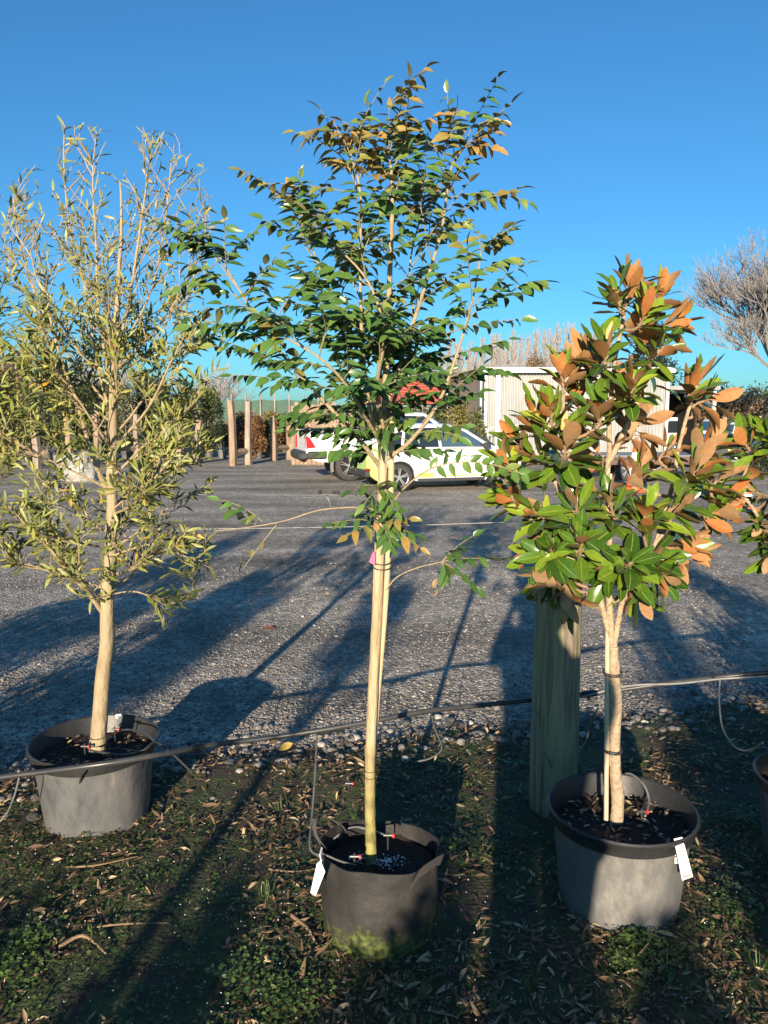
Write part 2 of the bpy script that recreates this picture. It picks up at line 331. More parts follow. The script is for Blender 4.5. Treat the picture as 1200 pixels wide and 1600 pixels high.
# ------------------------------------------------------------ pots
def pot(parent, c, Rr, h, soilh, tilt=None):
    """nursery pot: ribbed tapered body + rolled rim + soil surface; c = ground centre"""
    rb=Rr*.80; hb=h-.045
    def wob(an,z):
        k=abs(math.sin(an*6+.4))**.7
        return 1-.022*k*(1 if z<hb-.02 else 0)*(z/hb)
    b=MB(); b.lathe([(0,.004),(rb*.95,.002),(rb*1.02,.02)]+[(rb+(Rr*.93-rb)*(i/10)**.9, .02+(hb-.02)*i/10) for i in range(1,11)],c,108,0,wob)
    b.build('pot_body',M['potplastic'],parent)
    b=MB(); b.lathe([(Rr*.925,hb-.01),(Rr*.965,hb-.004),(Rr*.975,hb+.004),(Rr*.985,h-.016),(Rr*1.01,h-.010),(Rr*1.018,h-.002),(Rr*1.0,h+.004),(Rr*.975,h),(Rr*.955,h-.02),(Rr*.905,hb-.015),(Rr*.88,soilh-.01),(Rr*.86,soilh-.03)],c,96,0)
    b.build('pot_rim',M['potrim'],parent)
    b=MB(); b.lathe([(rb*1.003,.002),(rb*1.024,.020),(rb*1.030,.040)],c,108,0,lambda an,z:1+.0*z)
    # dusty wavy band at foot
    V=[];n=120
    for k in range(n):
        an=2*math.pi*k/n; hh=.030+.018*mnoise.noise((math.cos(an)*3,math.sin(an)*3,c[0]))+.012*mnoise.noise((math.cos(an)*14,math.sin(an)*14,c[0]))
        for z in (.004,hh*.6,hh):
            r=rb*1.005+(Rr*.93-rb)*max(0,(z-.02)/(hb-.02))**.9+.0028 if z>.02 else rb*1.018+.002
            V.append((c[0]+r*math.cos(an),c[1]+r*math.sin(an),c[2]+z))
    b=MB(); b.add(V,[(k*3+i,((k+1)%n)*3+i,((k+1)%n)*3+i+1,k*3+i+1) for k in range(n) for i in (0,1)])
    b.build('dusty_foot',M['lichen'],parent)
    V=[];Fc=[];rings=14;sg=72
    for i in range(rings+1):
        r=Rr*.885*i/rings
        for k in range(sg):
            an=2*math.pi*k/sg; x=c[0]+r*math.cos(an);y=c[1]+r*math.sin(an)
            V.append((x,y,soilh+.012*mnoise.noise((x*14,y*14,3))+.008*mnoise.noise((x*50,y*50,3))))
    for i in range(rings):
        for k in range(sg): j=(k+1)%sg; Fc.append((i*sg+k,i*sg+j,(i+1)*sg+j,(i+1)*sg+k))
    b=MB(); b.add(V,Fc); b.build('soil',M['potsoil'],parent)
    # bark chips
    lv=Leaves()
    for i in range(170):
        r=Rr*.88*math.sqrt(random.random()); an=random.uniform(0,6.3); x=c[0]+r*math.cos(an);y=c[1]+r*math.sin(an)
        lv.add((x,y,soilh+.012),(random.gauss(0,1),random.gauss(0,1),.15),(random.gauss(0,.4),random.gauss(0,.4),1),random.uniform(.012,.035),random.uniform(.006,.014),random.random())
    tag(lv.build('bark_chips',PROF_LANCE,[M['litter'],M['litter']],parent,two=False),kind='stuff')
M['litter']=leafmat('dry_litter',[(0,(.07,.042,.025)),(.4,(.16,.095,.05)),(.75,(.30,.20,.11)),(.92,(.46,.33,.19)),(1,(.6,.46,.26))],rough=.7,rib=(.2,.13,.07),ribw=.1,trans=.0)
def emitter(parent, base, top, red=True, tubepts=None):
    """spray stake: black cross body with red cap"""
    b=MB(); b.tube([base,Vector(base)+Vector((0,0,.06))],[.002,.004],6); b.tube([Vector(base)+Vector((-.014,0,.05)),Vector(base)+Vector((.014,0,.05))],.004,8)
    o=b.build('drip_stake',M['hose'],parent)
    b=MB(); b.tube([Vector(base)+Vector((.014,-.002,.05)),Vector(base)+Vector((.021,-.002,.05))],.0075,10); b.build('red_cap',M['red'],o)
    return o
def ring(parent,c,r,name='tie',m='tie',n=1,h=.01,rr=.0018,ax=None):
    b=MB()
    for i in range(n):
        pts=[Vector(c)+Vector((math.cos(a)*r*1.0+0,math.sin(a)*r,i*h+.004*math.sin(a))) for a in np.linspace(0,2*math.pi,21)]
        b.tube(pts,rr,6)
    return b.build(name,M[m],parent)

# ------------------------------------------------------------ twig utilities
def curve_pts(p0,d,L,n,bend=Vector((0,0,0)),jit=.0):
    pts=[Vector(p0)]; d=Vector(d).normalized()
    for i in range(n):
        d=(d+bend/n+rv(jit)).normalized(); pts.append(pts[-1]+d*L/n)
    return pts
def samp(pts,t):
    f=t*(len(pts)-1); i=min(int(f),len(pts)-2); return pts[i].lerp(pts[i+1],f-i), (pts[i+1]-pts[i]).normalized()

# ============================================================ TREE 1: compound-leaved tree in the black bag (middle)
def compound(tw,lv,p,d,L,young,npair=None,hang=.35):
    d=Vector(d).normalized(); npair=npair or random.choice([4,5,5,6])
    side=d.cross(UP); side=side.normalized() if side.length>.1 else Vector((1,0,0))
    pts=curve_pts(p,d,L,5,Vector((0,0,-random.uniform(.1,.75))),.03)
    tw.tube(pts,[.0017,.0008],4,cap=False)
    roll=random.gauss(0,.35)
    for k in range(npair*2+1):
        t=.18+.80*k/(npair*2); q,tg=samp(pts,min(t,1))
        s=side*(1 if k%2 else -1); last=k==npair*2
        ax=(tg*.55+s*.9+Vector((0,0,-hang*.7-random.uniform(0,.3)))+rv(.13)) if not last else tg+rv(.1)
        nn=UP*.75+s*roll*.8-tg*.1+Vector((-.12,-.55,0))+rv(.3)
        Ls=random.uniform(.040,.061)*(.75+.35*math.sin(math.pi*min(t,.9)))
        lv.add(q,ax,nn,Ls,Ls*random.uniform(.36,.47),min(1,max(0,young+random.gauss(0,.09))))
YM=2.30
def middle_tree():
    base=GP(592,1500); X0=-.015
    t=empty('potted_tree',(X0,YM,0),label='tall feathery-leaved tree staked upright in the black planter bag, centre of the row',cat='potted tree')
    lb=MB()
    # bag body
    n=72; rings=16; V=[];Fc=[]
    def bagr(an,z):
        h=z/.29
        r=.182*(1+.03*math.sin(an*2+1)+.018*mnoise.noise((math.cos(an)*2,math.sin(an)*2,z*7)))*(.93+.07*min(1,h*2.2))
        r*=1+.012*math.sin(an*11+z*20)*h
        if abs(((an-.1+math.pi)%(2*math.pi))-math.pi)<.5: r*=1+.02*h    # right flap bulge
        return r
    def topz(an): return .296+.012*math.cos(an*1+2.4)+.005*math.sin(an*3+.5)+.002*math.sin(an*7)
    prof=[]
    for i in range(rings+1):
        for k in range(n):
            an=2*math.pi*k/n; z=topz(an)*i/rings; r=bagr(an,z)
            V.append((X0+r*math.cos(an),YM+r*math.sin(an),z+.002))
    # inner lip
    for (f,dz) in ((.975,.0),(.965,-.05)):
        for k in range(n):
            an=2*math.pi*k/n; z=topz(an); r=bagr(an,z)*f; V.append((X0+r*math.cos(an),YM+r*math.sin(an),z+dz+.001))
    for i in range(rings+2):
        for k in range(n): j=(k+1)%n; Fc.append((i*n+k,i*n+j,(i+1)*n+j,(i+1)*n+k))
    b=MB(); b.add(V,Fc); bag=b.build('planter_bag',M['bagm'],t); bag.location=(-X0,-YM,0)
    def fix(o): o.location=(-X0,-YM,0); return o
    # folded right flap and handle strap on left
    b=MB()
    def strap(pts,wd,dirv):
        V=[];Fc=[]
        P2,_=catmull([Vector(p) for p in pts],[0]*len(pts),6)
        for i,q in enumerate(P2):
            V.append(q-Vector(dirv)*wd/2); V.append(q+Vector(dirv)*wd/2)
        m=len(P2)
        V2=[Vector(v)+Vector((.002,-.003,.001)) for v in V]
        Fc=[(2*i,2*i+1,2*i+3,2*i+2) for i in range(m-1)]
        b.add(V,Fc); b.add(V2,[f[::-1] for f in Fc])
    strap([P(508,1328,2.30),P(492,1302,2.31),P(494,1278,2.33),P(515,1279,2.36),P(532,1290,2.39),P(540,1302,2.41)],.026,Vector((.45,-.75,.45)).normalized())
    fix(b.build('handle',M['bagstrap'],t))
    b=MB()
    strap([P(640,1388,2.13),P(655,1365,2.14),P(675,1350,2.20),P(690,1342,2.28)],.05,Vector((0.2,-.3,.9)).normalized())
    fix(b.build('folded_flap',M['bagstrap'],t))
    # soil
    V=[];Fc=[];sg=60
    for i in range(15):
        r=.172*i/14
        for k in range(sg):
            an=2*math.pi*k/sg; x=X0+r*math.cos(an); y=YM+r*math.sin(an)
            V.append((x,y,.235+.014*mnoise.noise((x*16,y*16,0))+.008*mnoise.noise((x*60,y*60,0))))
    for i in range(14):
        for k in range(sg): j=(k+1)%sg; Fc.append((i*sg+k,i*sg+j,(i+1)*sg+j,(i+1)*sg+k))
    b=MB(); b.add(V,Fc); fix(b.build('soil',M['potsoil'],t))
    b=MB()
    for i in range(130):     # white perlite grains
        c=random.choice([(.02,-.01,.03),(-.06,.03,.03),(.04,.0,.05)])
        x=X0+c[0]+random.gauss(0,c[2]*.6); y=YM+c[1]+random.gauss(0,c[2]*.6); s=random.uniform(.0015,.004); z=.243+.014*mnoise.noise((x*16,y*16,0))
        b.add([(x+s,y,z),(x-s,y,z),(x,y+s,z),(x,y-s,z),(x,y,z+s),(x,y,z-s)],[(0,2,4),(2,1,4),(1,3,4),(3,0,4),(2,0,5),(1,2,5),(3,1,5),(0,3,5)])
    tag(fix(b.build('fertiliser_grains',M['white'],t)),kind='stuff')
    # trunk
    YT=YM
    b=MB()
    tr=[(580,1352,0),(579,1300,0),(578,1210,0),(582,1100,.0),(588,980,0),(592,880,0),(597,770,0),(598,690,0),(600,650,0)]
    tp=[P(x,y,YT+dz) for x,y,dz in tr]
    tp,rr=catmull(tp,[.0195,.0175,.0165,.0165,.0165,.016,.015,.014,.013],14)
    tp=[p+Vector((.003*mnoise.noise((0,0,p.z*9)),.003*mnoise.noise((5,0,p.z*9)),0)) for p in tp]
    rr=[r*(1+.05*mnoise.noise((3,0,p.z*22))) for p,r in zip(tp,rr)]
    k=[i for i,p in enumerate(tp) if p.z>.60][0]
    rr=[q*(1+.10*math.exp(-((p.z-zz)/.006)**2)+.0) for q,p in zip(rr,tp) for zz in (.615,)]; b.tube(tp,rr,14)
    fix(b.build('trunk',M['barkBl'],t))
    b=MB(); sp=[P(582,1240,YT+.022),P(590,1100,YT+.018),P(600,980,YT+.004),P(606,880,YT+.002),P(611,760,YT-.002),P(612,650,YT)]
    b.tube(sp,[.005,.007,.008,.0095,.0095,.0095],10,smooth=5); st=fix(b.build('stake',M['stake'],t))
    c=P(597,886,YT-.004); fix(ring(t,c,.026,n=2,h=.016))
    c=P(578,1212,YT); fix(ring(t,c,.0185,n=2,h=.022,rr=.001))
    b=MB(); p=P(582,872,YT-.025); b.add([p+Vector((0,0,.015)),p+Vector((-.010,0,-.012)),p+Vector((.008,-.004,-.022)),p+Vector((.008,.002,.02))],[(0,1,2,3)]); b.add([q+Vector((0,.003,0)) for q in [p+Vector((0,0,.015)),p+Vector((-.010,0,-.012)),p+Vector((.008,-.004,-.022)),p+Vector((.008,.002,.02))]],[(3,2,1,0)]); fix(b.build('pink_tag',M['wirepink'],t))
    # leaders: (px,py,depth offset)
    D=lambda L:[P(x,y,YT+dz) for x,y,dz in L]
    leaders=[
      (D([(600,655,0),(604,560,.02),(609,430,.0),(613,330,-.02),(612,275,.0),(608,235,.02)]),.011,.0022,1.0),
      (D([(597,700,0),(578,640,-.04),(566,540,-.06),(563,400,-.05),(563,300,-.03),(545,235,.0)]),.008,.002,1.0),
      (D([(602,640,0),(628,560,.05),(660,460,.08),(690,360,.08),(703,270,.06),(722,232,.05)]),.008,.002,.9),
      (D([(600,720,0),(640,690,-.04),(685,630,-.06),(718,540,-.05),(738,470,-.02),(752,395,-.02)]),.007,.0018,.9),
      (D([(594,730,0),(560,685,-.06),(500,620,-.08),(430,540,-.07),(375,455,-.06),(335,385,-.05)]),.0075,.002,.9),
      (D([(598,690,0),(575,600,.08),(540,500,.14),(500,420,.16),(470,330,.15)]),.007,.002,.9),
      (D([(602,690,0),(590,600,-.10),(600,520,-.17),(575,440,-.20),(520,380,-.2)]),.007,.002,.8),
      (D([(600,670,0),(625,600,.12),(650,540,.2),(640,420,.24),(660,330,.22)]),.007,.002,.8),
      (D([(600,700,0),(570,650,-.12),(540,600,-.2),(500,560,-.24),(450,530,-.25)]),.006,.002,.8),
    ]
    br=MB(); tw=MB(); lv=Leaves()
    def young(z): return .12+.50*max(0,min(1,(z-1.75)/.75))*random.choice([.35,.7,1.15,1.3])+(.25 if random.random()<.15 else 0)
    for (pts,r0,r1,wt) in leaders:
        sm,_=catmull(pts,[0]*len(pts),6)
        br.tube(sm,[r0,r1],8)
        ln=sum((sm[i+1]-sm[i]).length for i in range(len(sm)-1)); nn=int(ln/.054)
        az=random.uniform(0,6)
        for i in range(nn):
            tt=.10+.90*(i+random.random()*.6)/nn
            if tt>1: tt=1
            p,tg=samp(sm,tt)
            az+=2.4; o=Vector((math.cos(az),math.sin(az)*.9,0)); hi=max(0,min(1,(p.z-1.9)/.6)); d=(o*random.uniform(.7,1.1)*(1-.35*hi)+tg*.55+UP*(random.uniform(-.05,.35)+.55*hi))
            if random.random()<.42 and tt<.9:
                L=random.uniform(.08,.22)*(1-.3*tt)
                q=curve_pts(p,d,L,4,UP*.5,.06); tw.tube(q,[.0026,.0014],5,cap=False)
                for s_ in (.45,.75,1.0):
                    a,tg2=samp(q,s_); az+=2.4; d2=tg2*.8+Vector((math.cos(az),math.sin(az),.1))*.8
                    compound(tw,lv,a,d2,random.uniform(.12,.20),young(a.z))
            else:
                compound(tw,lv,p,d,random.uniform(.13,.23),young(p.z))
        # terminal tuft
        for k in range(3):
            p=sm[-1]; compound(tw,lv,p,(sm[-1]-sm[-3]).normalized()+rv(.45),random.uniform(.07,.12),young(p.z)+.15,npair=3)
    # signature outer fronds
    outer=[((800,455),(852,437)),((700,310),(828,284)),((770,390),(806,372)),((545,300),(412,300)),((335,385),(245,385)),((365,430),(262,455)),((395,480),(275,490)),((610,160),(678,126)),((560,220),(476,205)),((690,560),(800,560)),((700,520),(818,505)),((480,560),(430,590)),((440,560),(330,560)),((660,660),(760,570)),((560,640),(450,660)),((560,670),(450,700)),((720,330),(822,300)),((735,480),(845,455)),((480,610),(360,575)),((640,690),(730,660)),((560,700),(470,690)),((590,690),(560,730)),((620,640),(600,700)),((520,640),(455,675)),((690,640),(750,610)),((540,620),(600,670)),((660,650),(620,690)),((500,590),(420,610)),((700,600),(760,585)),((600,680),(520,690)),((600,660),(680,640)),((590,700),(640,720)),((570,640),(500,650)),((610,640),(690,610)),((590,640),(530,600)),((600,650),(640,700)),((520,600),(440,650)),((660,600),(720,620)),((400,500),(330,540))]
    for (a,b_) in outer:
        dz=random.uniform(-.12,.12); p=P(a[0],a[1],YT+dz); q=P(b_[0],b_[1],YT+dz*1.2)
        compound(tw,lv,p,q-p+UP*.06,(q-p).length*1.0,young(p.z),npair=5 if (q-p).length>.14 else 4)
    # twigs joining the outer fronds' roots to the nearest leader
    # low shoots
    sh=D([(600,800,0),(560,793,-.05),(500,797,-.08),(440,815,-.10),(380,825,-.10),(335,830,-.1)]); s2,_=catmull(sh,[0]*6,5); br.tube(s2,[.0027,.0012],6)
    tw.tube(curve_pts(P(432,820,YT-.1),Vector((-.5,0,-.6)),.16,5,Vector((0,0,-.1))),[.0018,.001],5)
    for (a,b_) in (((410,815),(335,795)),((400,820),(345,812))): p=P(*a,YT-.1); q=P(*b_,YT-.1); compound(tw,lv,p,q-p+UP*.1,(q-p).length,.3,npair=3)
    for (x,y) in ((395,858),(412,845),(378,880)): lv.add(P(x,y,YT-.1),Vector((-.4,0,-1)),rv(1),.03,.014,.6)
    sh=D([(600,812,0),(625,770,-.06),(668,735,-.12),(720,722,-.16),(770,726,-.18),(815,740,-.19)]); s2,_=catmull(sh,[0]*6,5); br.tube(s2,[.003,.001],6)
    for k in range(16):
        q,tg=samp(s2,.42+.58*k/15); sgn=1 if k%2 else -1
        lv.add(q,tg*.5+Vector((0,0,-.9*sgn if sgn>0 else .4))+rv(.2),Vector((0,-1,.3))+rv(.3),.043,.023,.35+random.gauss(0,.1))
    sh=D([(601,925,0),(620,902,-.03),(650,888,-.06),(690,878,-.09)]); s2,_=catmull(sh,[0]*4,5); br.tube(s2,[.0026,.0014],6)
    for tgt in ((735,825),(762,858),(755,905),(700,900),(715,850)): p=P(690,878,YT-.09); q=P(*tgt,YT-.1); compound(tw,lv,p,q-p,(q-p).length*.95,.1,npair=3,hang=.1)
    for (x,y) in ((682,905),(684,920)): lv.add(P(x,y,YT-.08),Vector((-.4,0,-1)),rv(1),.03,.015,.9)
    for tgt in ((520,835),(545,850),(640,835),(650,870),(625,800),(560,815),(575,790),(610,860),(640,850)):
        p=P(594,815,YT-.02); q=P(tgt[0],tgt[1],YT-.10+random.uniform(-.05,.06)); compound(tw,lv,p,q-p+UP*.05,(q-p).length,.15 if random.random()<.75 else .75,npair=3)
    for tgt in ((575,770),(610,740),(615,780),(560,745)): p=P(600,760,YT-.02); q=P(tgt[0],tgt[1],YT-.08); compound(tw,lv,p,q-p,(q-p).length+.03,.25,npair=2)
    br.add(tw.v,tw.f,1); fix(br.build('branch_set',[M['barkM'],M['twigB']],t))
    fix(lv.build('foliage',PROF_OVATE,[M['titop'],M['tibot']],t,fold=(.15,.6),curl=(.05,.35)))
    # tag, drip stakes
    b=MB(); p0=P(497,1352,2.12)
    pts=[P(501,1345,2.11),P(495,1350,2.11),P(485,1395,2.10),P(493,1400,2.10),P(508,1362,2.115)]
    b.add(pts,[(0,1,2,3,4)]); b.add([q+Vector((0,.0015,0)) for q in pts],[(4,3,2,1,0)]); b.tube([P(502,1345,2.11),P(500,1336,2.13),P(503,1325,2.16)],.003,5)
    fix(b.build('care_tag',M['white'],t,smooth=False))
    fixs=[]
    for (x,y,Y) in ((554,1362,2.22),(606,1328,2.33)):
        e=emitter(t,P(x,y,Y),None); e.location=(-X0,-YM,0)
    b=MB(); b.tube([P(501,1332,2.16),P(530,1345,2.19),P(556,1352,2.22)],.003,6,smooth=4); fix(b.build('drip_tube',M['tubegrey'],t)); b=MB(); b.tube([P(505,1325,2.36),P(545,1294,2.42),P(575,1296,2.43),P(606,1306,2.34)],.003,6,smooth=4)
    fix(b.build('drip_tube',M['tubegrey'],t))
    return t
def bagmat():
    m=mat('planter_bag_mossy',(.03,.03,.03),.6,nscale=6,cols=[(.3,(.016,.015,.015)),(.5,(.030,.028,.027)),(.7,(.052,.049,.044))],bump=.35,bscale=34)
    t=m.node_tree; b=t.nodes['Principled BSDF']; src=b.inputs['Base Color'].links[0].from_socket
    tc=t.nodes.new('ShaderNodeTexCoord'); sx=t.nodes.new('ShaderNodeSeparateXYZ'); t.links.new(tc.outputs['Object'],sx.inputs[0])
    n=t.nodes.new('ShaderNodeTexNoise'); n.inputs['Scale'].default_value=9; n.inputs['Detail'].default_value=9; n.inputs['Roughness'].default_value=.75; t.links.new(tc.outputs['Object'],n.inputs[0])
    # algae grows on lower part
    ma=t.nodes.new('ShaderNodeMath'); ma.operation='MULTIPLY_ADD'; t.links.new(sx.outputs[2],ma.inputs[0]); ma.inputs[1].default_value=-5.2; ma.inputs[2].default_value=.16
    ma2=t.nodes.new('ShaderNodeMath'); ma2.operation='MULTIPLY_ADD'; t.links.new(n.outputs[0],ma2.inputs[0]); ma2.inputs[1].default_value=2.1; t.links.new(ma.outputs[0],ma2.inputs[2])
    mr=t.nodes.new('ShaderNodeMapRange'); mr.inputs[1].default_value=.55; mr.inputs[2].default_value=1.0; t.links.new(ma2.outputs[0],mr.inputs[0])
    mx=t.nodes.new('ShaderNodeMix'); mx.data_type='RGBA'; t.links.new(mr.outputs[0],mx.inputs[0]); t.links.new(src,mx.inputs[6]); 
    n3=t.nodes.new('ShaderNodeTexNoise'); n3.inputs['Scale'].default_value=60; n3.inputs['Detail'].default_value=6; t.links.new(tc.outputs['Object'],n3.inputs[0])
    r3=t.nodes.new('ShaderNodeValToRGB'); r3.color_ramp.elements[0].position=.35; r3.color_ramp.elements[0].color=(.025,.03,.012,1); r3.color_ramp.elements[1].position=.65; r3.color_ramp.elements[1].color=(.15,.19,.04,1)
    t.links.new(n3.outputs[0],r3.inputs[0]); t.links.new(r3.outputs[0],mx.inputs[7])
    t.links.new(mx.outputs[2],b.inputs['Base Color']); return m
M['barkM']=mat('mottled_tan_branch_bark',(.36,.27,.16),.7,nscale=25,cols=[(.3,(.24,.18,.10)),(.55,(.38,.29,.17)),(.75,(.30,.24,.13))],bump=.4,bscale=90); M['bagm']=bagmat(); M['bagstrap']=mat('bag_strap_fabric',(.07,.067,.062),.75,col2=(.11,.10,.09),nscale=30,bump=.3)
M['twigB']=mat('greenish_twig',(.24,.22,.12),.7,col2=(.30,.24,.14),nscale=20)
def blendbark():
    m=mat('smooth_tan_bark_olive_foot',(.46,.36,.22),.6,nscale=16,detail=9,cols=[(.3,(.30,.215,.11)),(.5,(.45,.34,.20)),(.68,(.54,.43,.28)),(.8,(.30,.24,.12))],bump=.5,bscale=70,stretch=(2.5,2.5,.4))
    t=m.node_tree; b=t.nodes['Principled BSDF']; src=b.inputs['Base Color'].links[0].from_socket
    tc=t.nodes.new('ShaderNodeTexCoord'); sx=t.nodes.new('ShaderNodeSeparateXYZ'); t.links.new(tc.outputs['Object'],sx.inputs[0])
    n=t.nodes.new('ShaderNodeTexNoise'); n.inputs['Scale'].default_value=14; n.inputs['Detail'].default_value=6; t.links.new(tc.outputs['Object'],n.inputs[0])
    ma=t.nodes.new('ShaderNodeMath'); ma.operation='MULTIPLY_ADD'; t.links.new(n.outputs[0],ma.inputs[0]); ma.inputs[1].default_value=.5; t.links.new(sx.outputs[2],ma.inputs[2])
    mr=t.nodes.new('ShaderNodeMapRange'); mr.inputs[1].default_value=.62; mr.inputs[2].default_value=1.0; t.links.new(ma.outputs[0],mr.inputs[0])
    n2=t.nodes.new('ShaderNodeTexNoise'); n2.inputs['Scale'].default_value=30; n2.inputs['Detail'].default_value=8; t.links.new(tc.outputs['Object'],n2.inputs[0])
    r2=t.nodes.new('ShaderNodeValToRGB'); r2.color_ramp.elements[0].position=.35; r2.color_ramp.elements[0].color=(.16,.14,.045,1); r2.color_ramp.elements[1].position=.65; r2.color_ramp.elements[1].color=(.34,.30,.10,1); t.links.new(n2.outputs[0],r2.inputs[0])
    mx=t.nodes.new('ShaderNodeMix'); mx.data_type='RGBA'; t.links.new(mr.outputs[0],mx.inputs[0]); t.links.new(r2.outputs[0],mx.inputs[6]); t.links.new(src,mx.inputs[7]); t.links.new(mx.outputs[2],b.inputs['Base Color']); return m
M['barkBl']=blendbark()
middle_tree()

# ============================================================ TREE 2: narrow-leaved trees (left, and one just outside)
def narrow_tree(X0,Y0,seed,label,detail=True,full=True):
    random.seed(seed)
    t=empty('potted_tree',(X0,Y0,0),label=label,cat='potted tree')
    def fix(o): o.location=(-X0,-Y0,0); return o
    S=Vector((X0+1.18,Y0-3.0,0))   # skeleton is drawn for the tree at (-1.18,3.0)
    D=lambda L:[P(x,y,3.0+dz)+S for x,y,dz in L]
    holder=empty('x'); bpy.data.objects.remove(holder)
    before=set(bpy.data.objects); pot(t,(X0,Y0,0),.251,.35,.28)
    for o in set(bpy.data.objects)-before: fix(o)
    b=MB(); tp=D([(151,1186,0),(157,1110,0),(166,1000,0),(170,900,0),(175,790,0),(176,680,.01),(178,580,0),(182,500,0),(186,420,0),(190,350,.0),(188,285,0)])
    tp,rr=catmull(tp,[.034,.031,.028,.026,.021,.018,.015,.011,.008,.005,.003],5)
    tp=[p+Vector((.006*mnoise.noise((seed,0,p.z*6)),.006*mnoise.noise((5,seed,p.z*6)),0)) for p in tp]
    rr=[r*(1+.08*mnoise.noise((3,0,p.z*14))) for p,r in zip(tp,rr)]
    b.tube(tp,rr,14); fix(b.build('trunk',M['barkA'],t))
    cuff=D([(150,1190,0),(152,1172,0)]); b=MB(); b.tube(cuff,[.037,.035],14); fix(b.build('trunk_cuff',M['barkdark'],t))
    q=D([(153,1160,0)])[0]; fix(ring(t,q,.034,n=2,h=.03,rr=.0026))
    tw=MB(); lv=Leaves()
    zc=lambda z:1 if z<1.9 else max(.45,1-(z-1.9)*.9)
    # envelope radius by height
    def env(z):
        pts=[(.8,.10),(.95,.30),(1.15,.40),(1.5,.44),(1.9,.44),(2.15,.42),(2.4,.38),(2.6,.28),(2.72,.12)]
        for (a,ra),(b2,rb) in zip(pts,pts[1:]):
            if z<b2: return ra+(rb-ra)*max(0,(z-a)/(b2-a))
        return .05
    def ctr(z):
        i=min(range(len(tp)),key=lambda i:abs(tp[i].z-z)); return tp[i]
    def leafy(q,dens=.008,st=.2,size=1.0):
        ln=sum((q[i+1]-q[i]).length for i in range(len(q)-1)); n=int(ln*(1-st)/dens)
        az=random.uniform(0,6)
        for k in range(n):
            p,tg=samp(q,st+(1-st)*(k+.5)/n); az+=2.4
            u=tg.orthogonal().normalized(); v=tg.cross(u); o=u*math.cos(az)+v*math.sin(az)
            d=tg*random.uniform(.5,1.1)+o*random.uniform(.6,1)+UP*random.uniform(-.3,.35)
            L=random.uniform(.036,.072)*size*(1 if p.z<2.0 else .82)
            c=random.uniform(.15,.84)
            if random.random()<(.04 if p.z<2.2 else .12): c=random.uniform(.92,1)
            elif p.z>2.2: c=min(.9,c+.08)
            lv.add(p,d,UP*.6+o*.2+Vector((-.1,-.4,0))+rv(.35),L,L*random.uniform(.15,.23),c)
    def limb(p,d,L,r,lvl,dens):
        n=max(4,int(L/.05)); q=[Vector(p)]; d=Vector(d).normalized()
        for i in range(n):
            d=(d+UP*(.10 if lvl<2 else .05)+rv(.09)).normalized(); nx=q[-1]+d*L/n
            c=ctr(nx.z); rad=Vector((nx.x-c.x,nx.y-c.y,0)); e=env(nx.z)
            if rad.length>e: d=(d-rad.normalized()*.5+UP*.2).normalized(); nx=q[-1]+d*L/n
            if nx.z>2.72: break
            q.append(nx)
        if len(q)<3: return
        tw.tube(q,[r,max(.0012,r*.35)],6 if r>.004 else 4,cap=False)
        if lvl>=2: leafy(q,dens); return
        if lvl==1: leafy(q,dens*1.6,.5)
        ns=int(L/(.06 if lvl==0 else .05))
        for k in range(ns):
            a,tg=samp(q,.2+.8*(k+random.random())/ns); az=random.uniform(0,6.28)
            dd=tg*.9+Vector((math.cos(az),math.sin(az),random.uniform(-.2,.3)))*.9
            limb(a,dd,(L*.5 if lvl==0 else L*.55)*random.uniform(.6,1.1),r*.5,lvl+1,dens)
    # main limbs
    n=26
    for i in range(n):
        z=.92+1.30*(i/n)**1.15; p=ctr(z); az=i*2.4+seed
        out=Vector((math.cos(az),math.sin(az),0)); steep=.15+.75*(z-.9)/1.2
        low=z<1.2
        L=(.36 if low else .50)*random.uniform(.8,1.15)*(1 if z<1.9 else .8)
        limb(p,out+UP*(steep+random.uniform(-.05,.15)),L,.0055 if z<1.9 else .0036,0 if L>.3 else 1,.0085 if z<1.75 else .030)
    if full:
        for L_,r in (([(166,965,0),(140,930,-.04),(105,890,-.08),(75,850,-.12),(60,800,-.14)],.011),([(172,775,0),(145,715,-.05),(120,630,-.08),(95,560,-.1),(75,480,-.1),(62,400,-.08)],.011),
                     ([(176,660,0),(150,560,.05),(135,460,.08),(110,360,.1),(100,260,.1),(101,195,.1)],.007),([(182,560,0),(205,450,.0),(220,350,.0),(232,270,0),(240,205,0)],.006),
                     ([(178,620,0),(155,500,-.06),(150,380,-.06),(145,280,-.06),(150,215,-.05)],.006),([(176,700,0),(230,640,-.05),(265,570,-.1),(290,520,-.1)],.006),
                     ([(172,800,0),(220,760,-.08),(270,735,-.12),(310,715,-.12)],.004),([(176,640,0),(110,560,.1),(60,470,.12),(30,380,.12),(20,290,.1)],.006),
                     ([(172,870,0),(240,850,-.06),(290,870,-.08),(335,890,-.1)],.004),([(168,930,0),(215,925,-.06),(265,950,-.1)],.004),([(178,560,0),(230,470,.05),(255,370,.05),(268,250,.05)],.005)):
            q,_=catmull(D(L_),[0]*len(L_),5); tw.tube(q,[r,.0018],8)
            for k in range(int(len(q)*.8)):
                a,tg=samp(q,.3+.7*random.random()); az=random.uniform(0,6.28)
                limb(a,tg+Vector((math.cos(az),math.sin(az),.1))*.8,random.uniform(.08,.20),.0026,2,.012 if a.z<1.85 else .032)
            leafy(q,.03 if q[-1].z>2 else .02,.6)
    fix(tw.build('branch_set',M['barkM'],t))
    fix(lv.build('foliage',PROF_LANCE,[M['olvtop'],M['olvbot']],t,fold=(.1,.5),curl=(-.05,.4)))
    print('narrow leaves',len(lv.p))
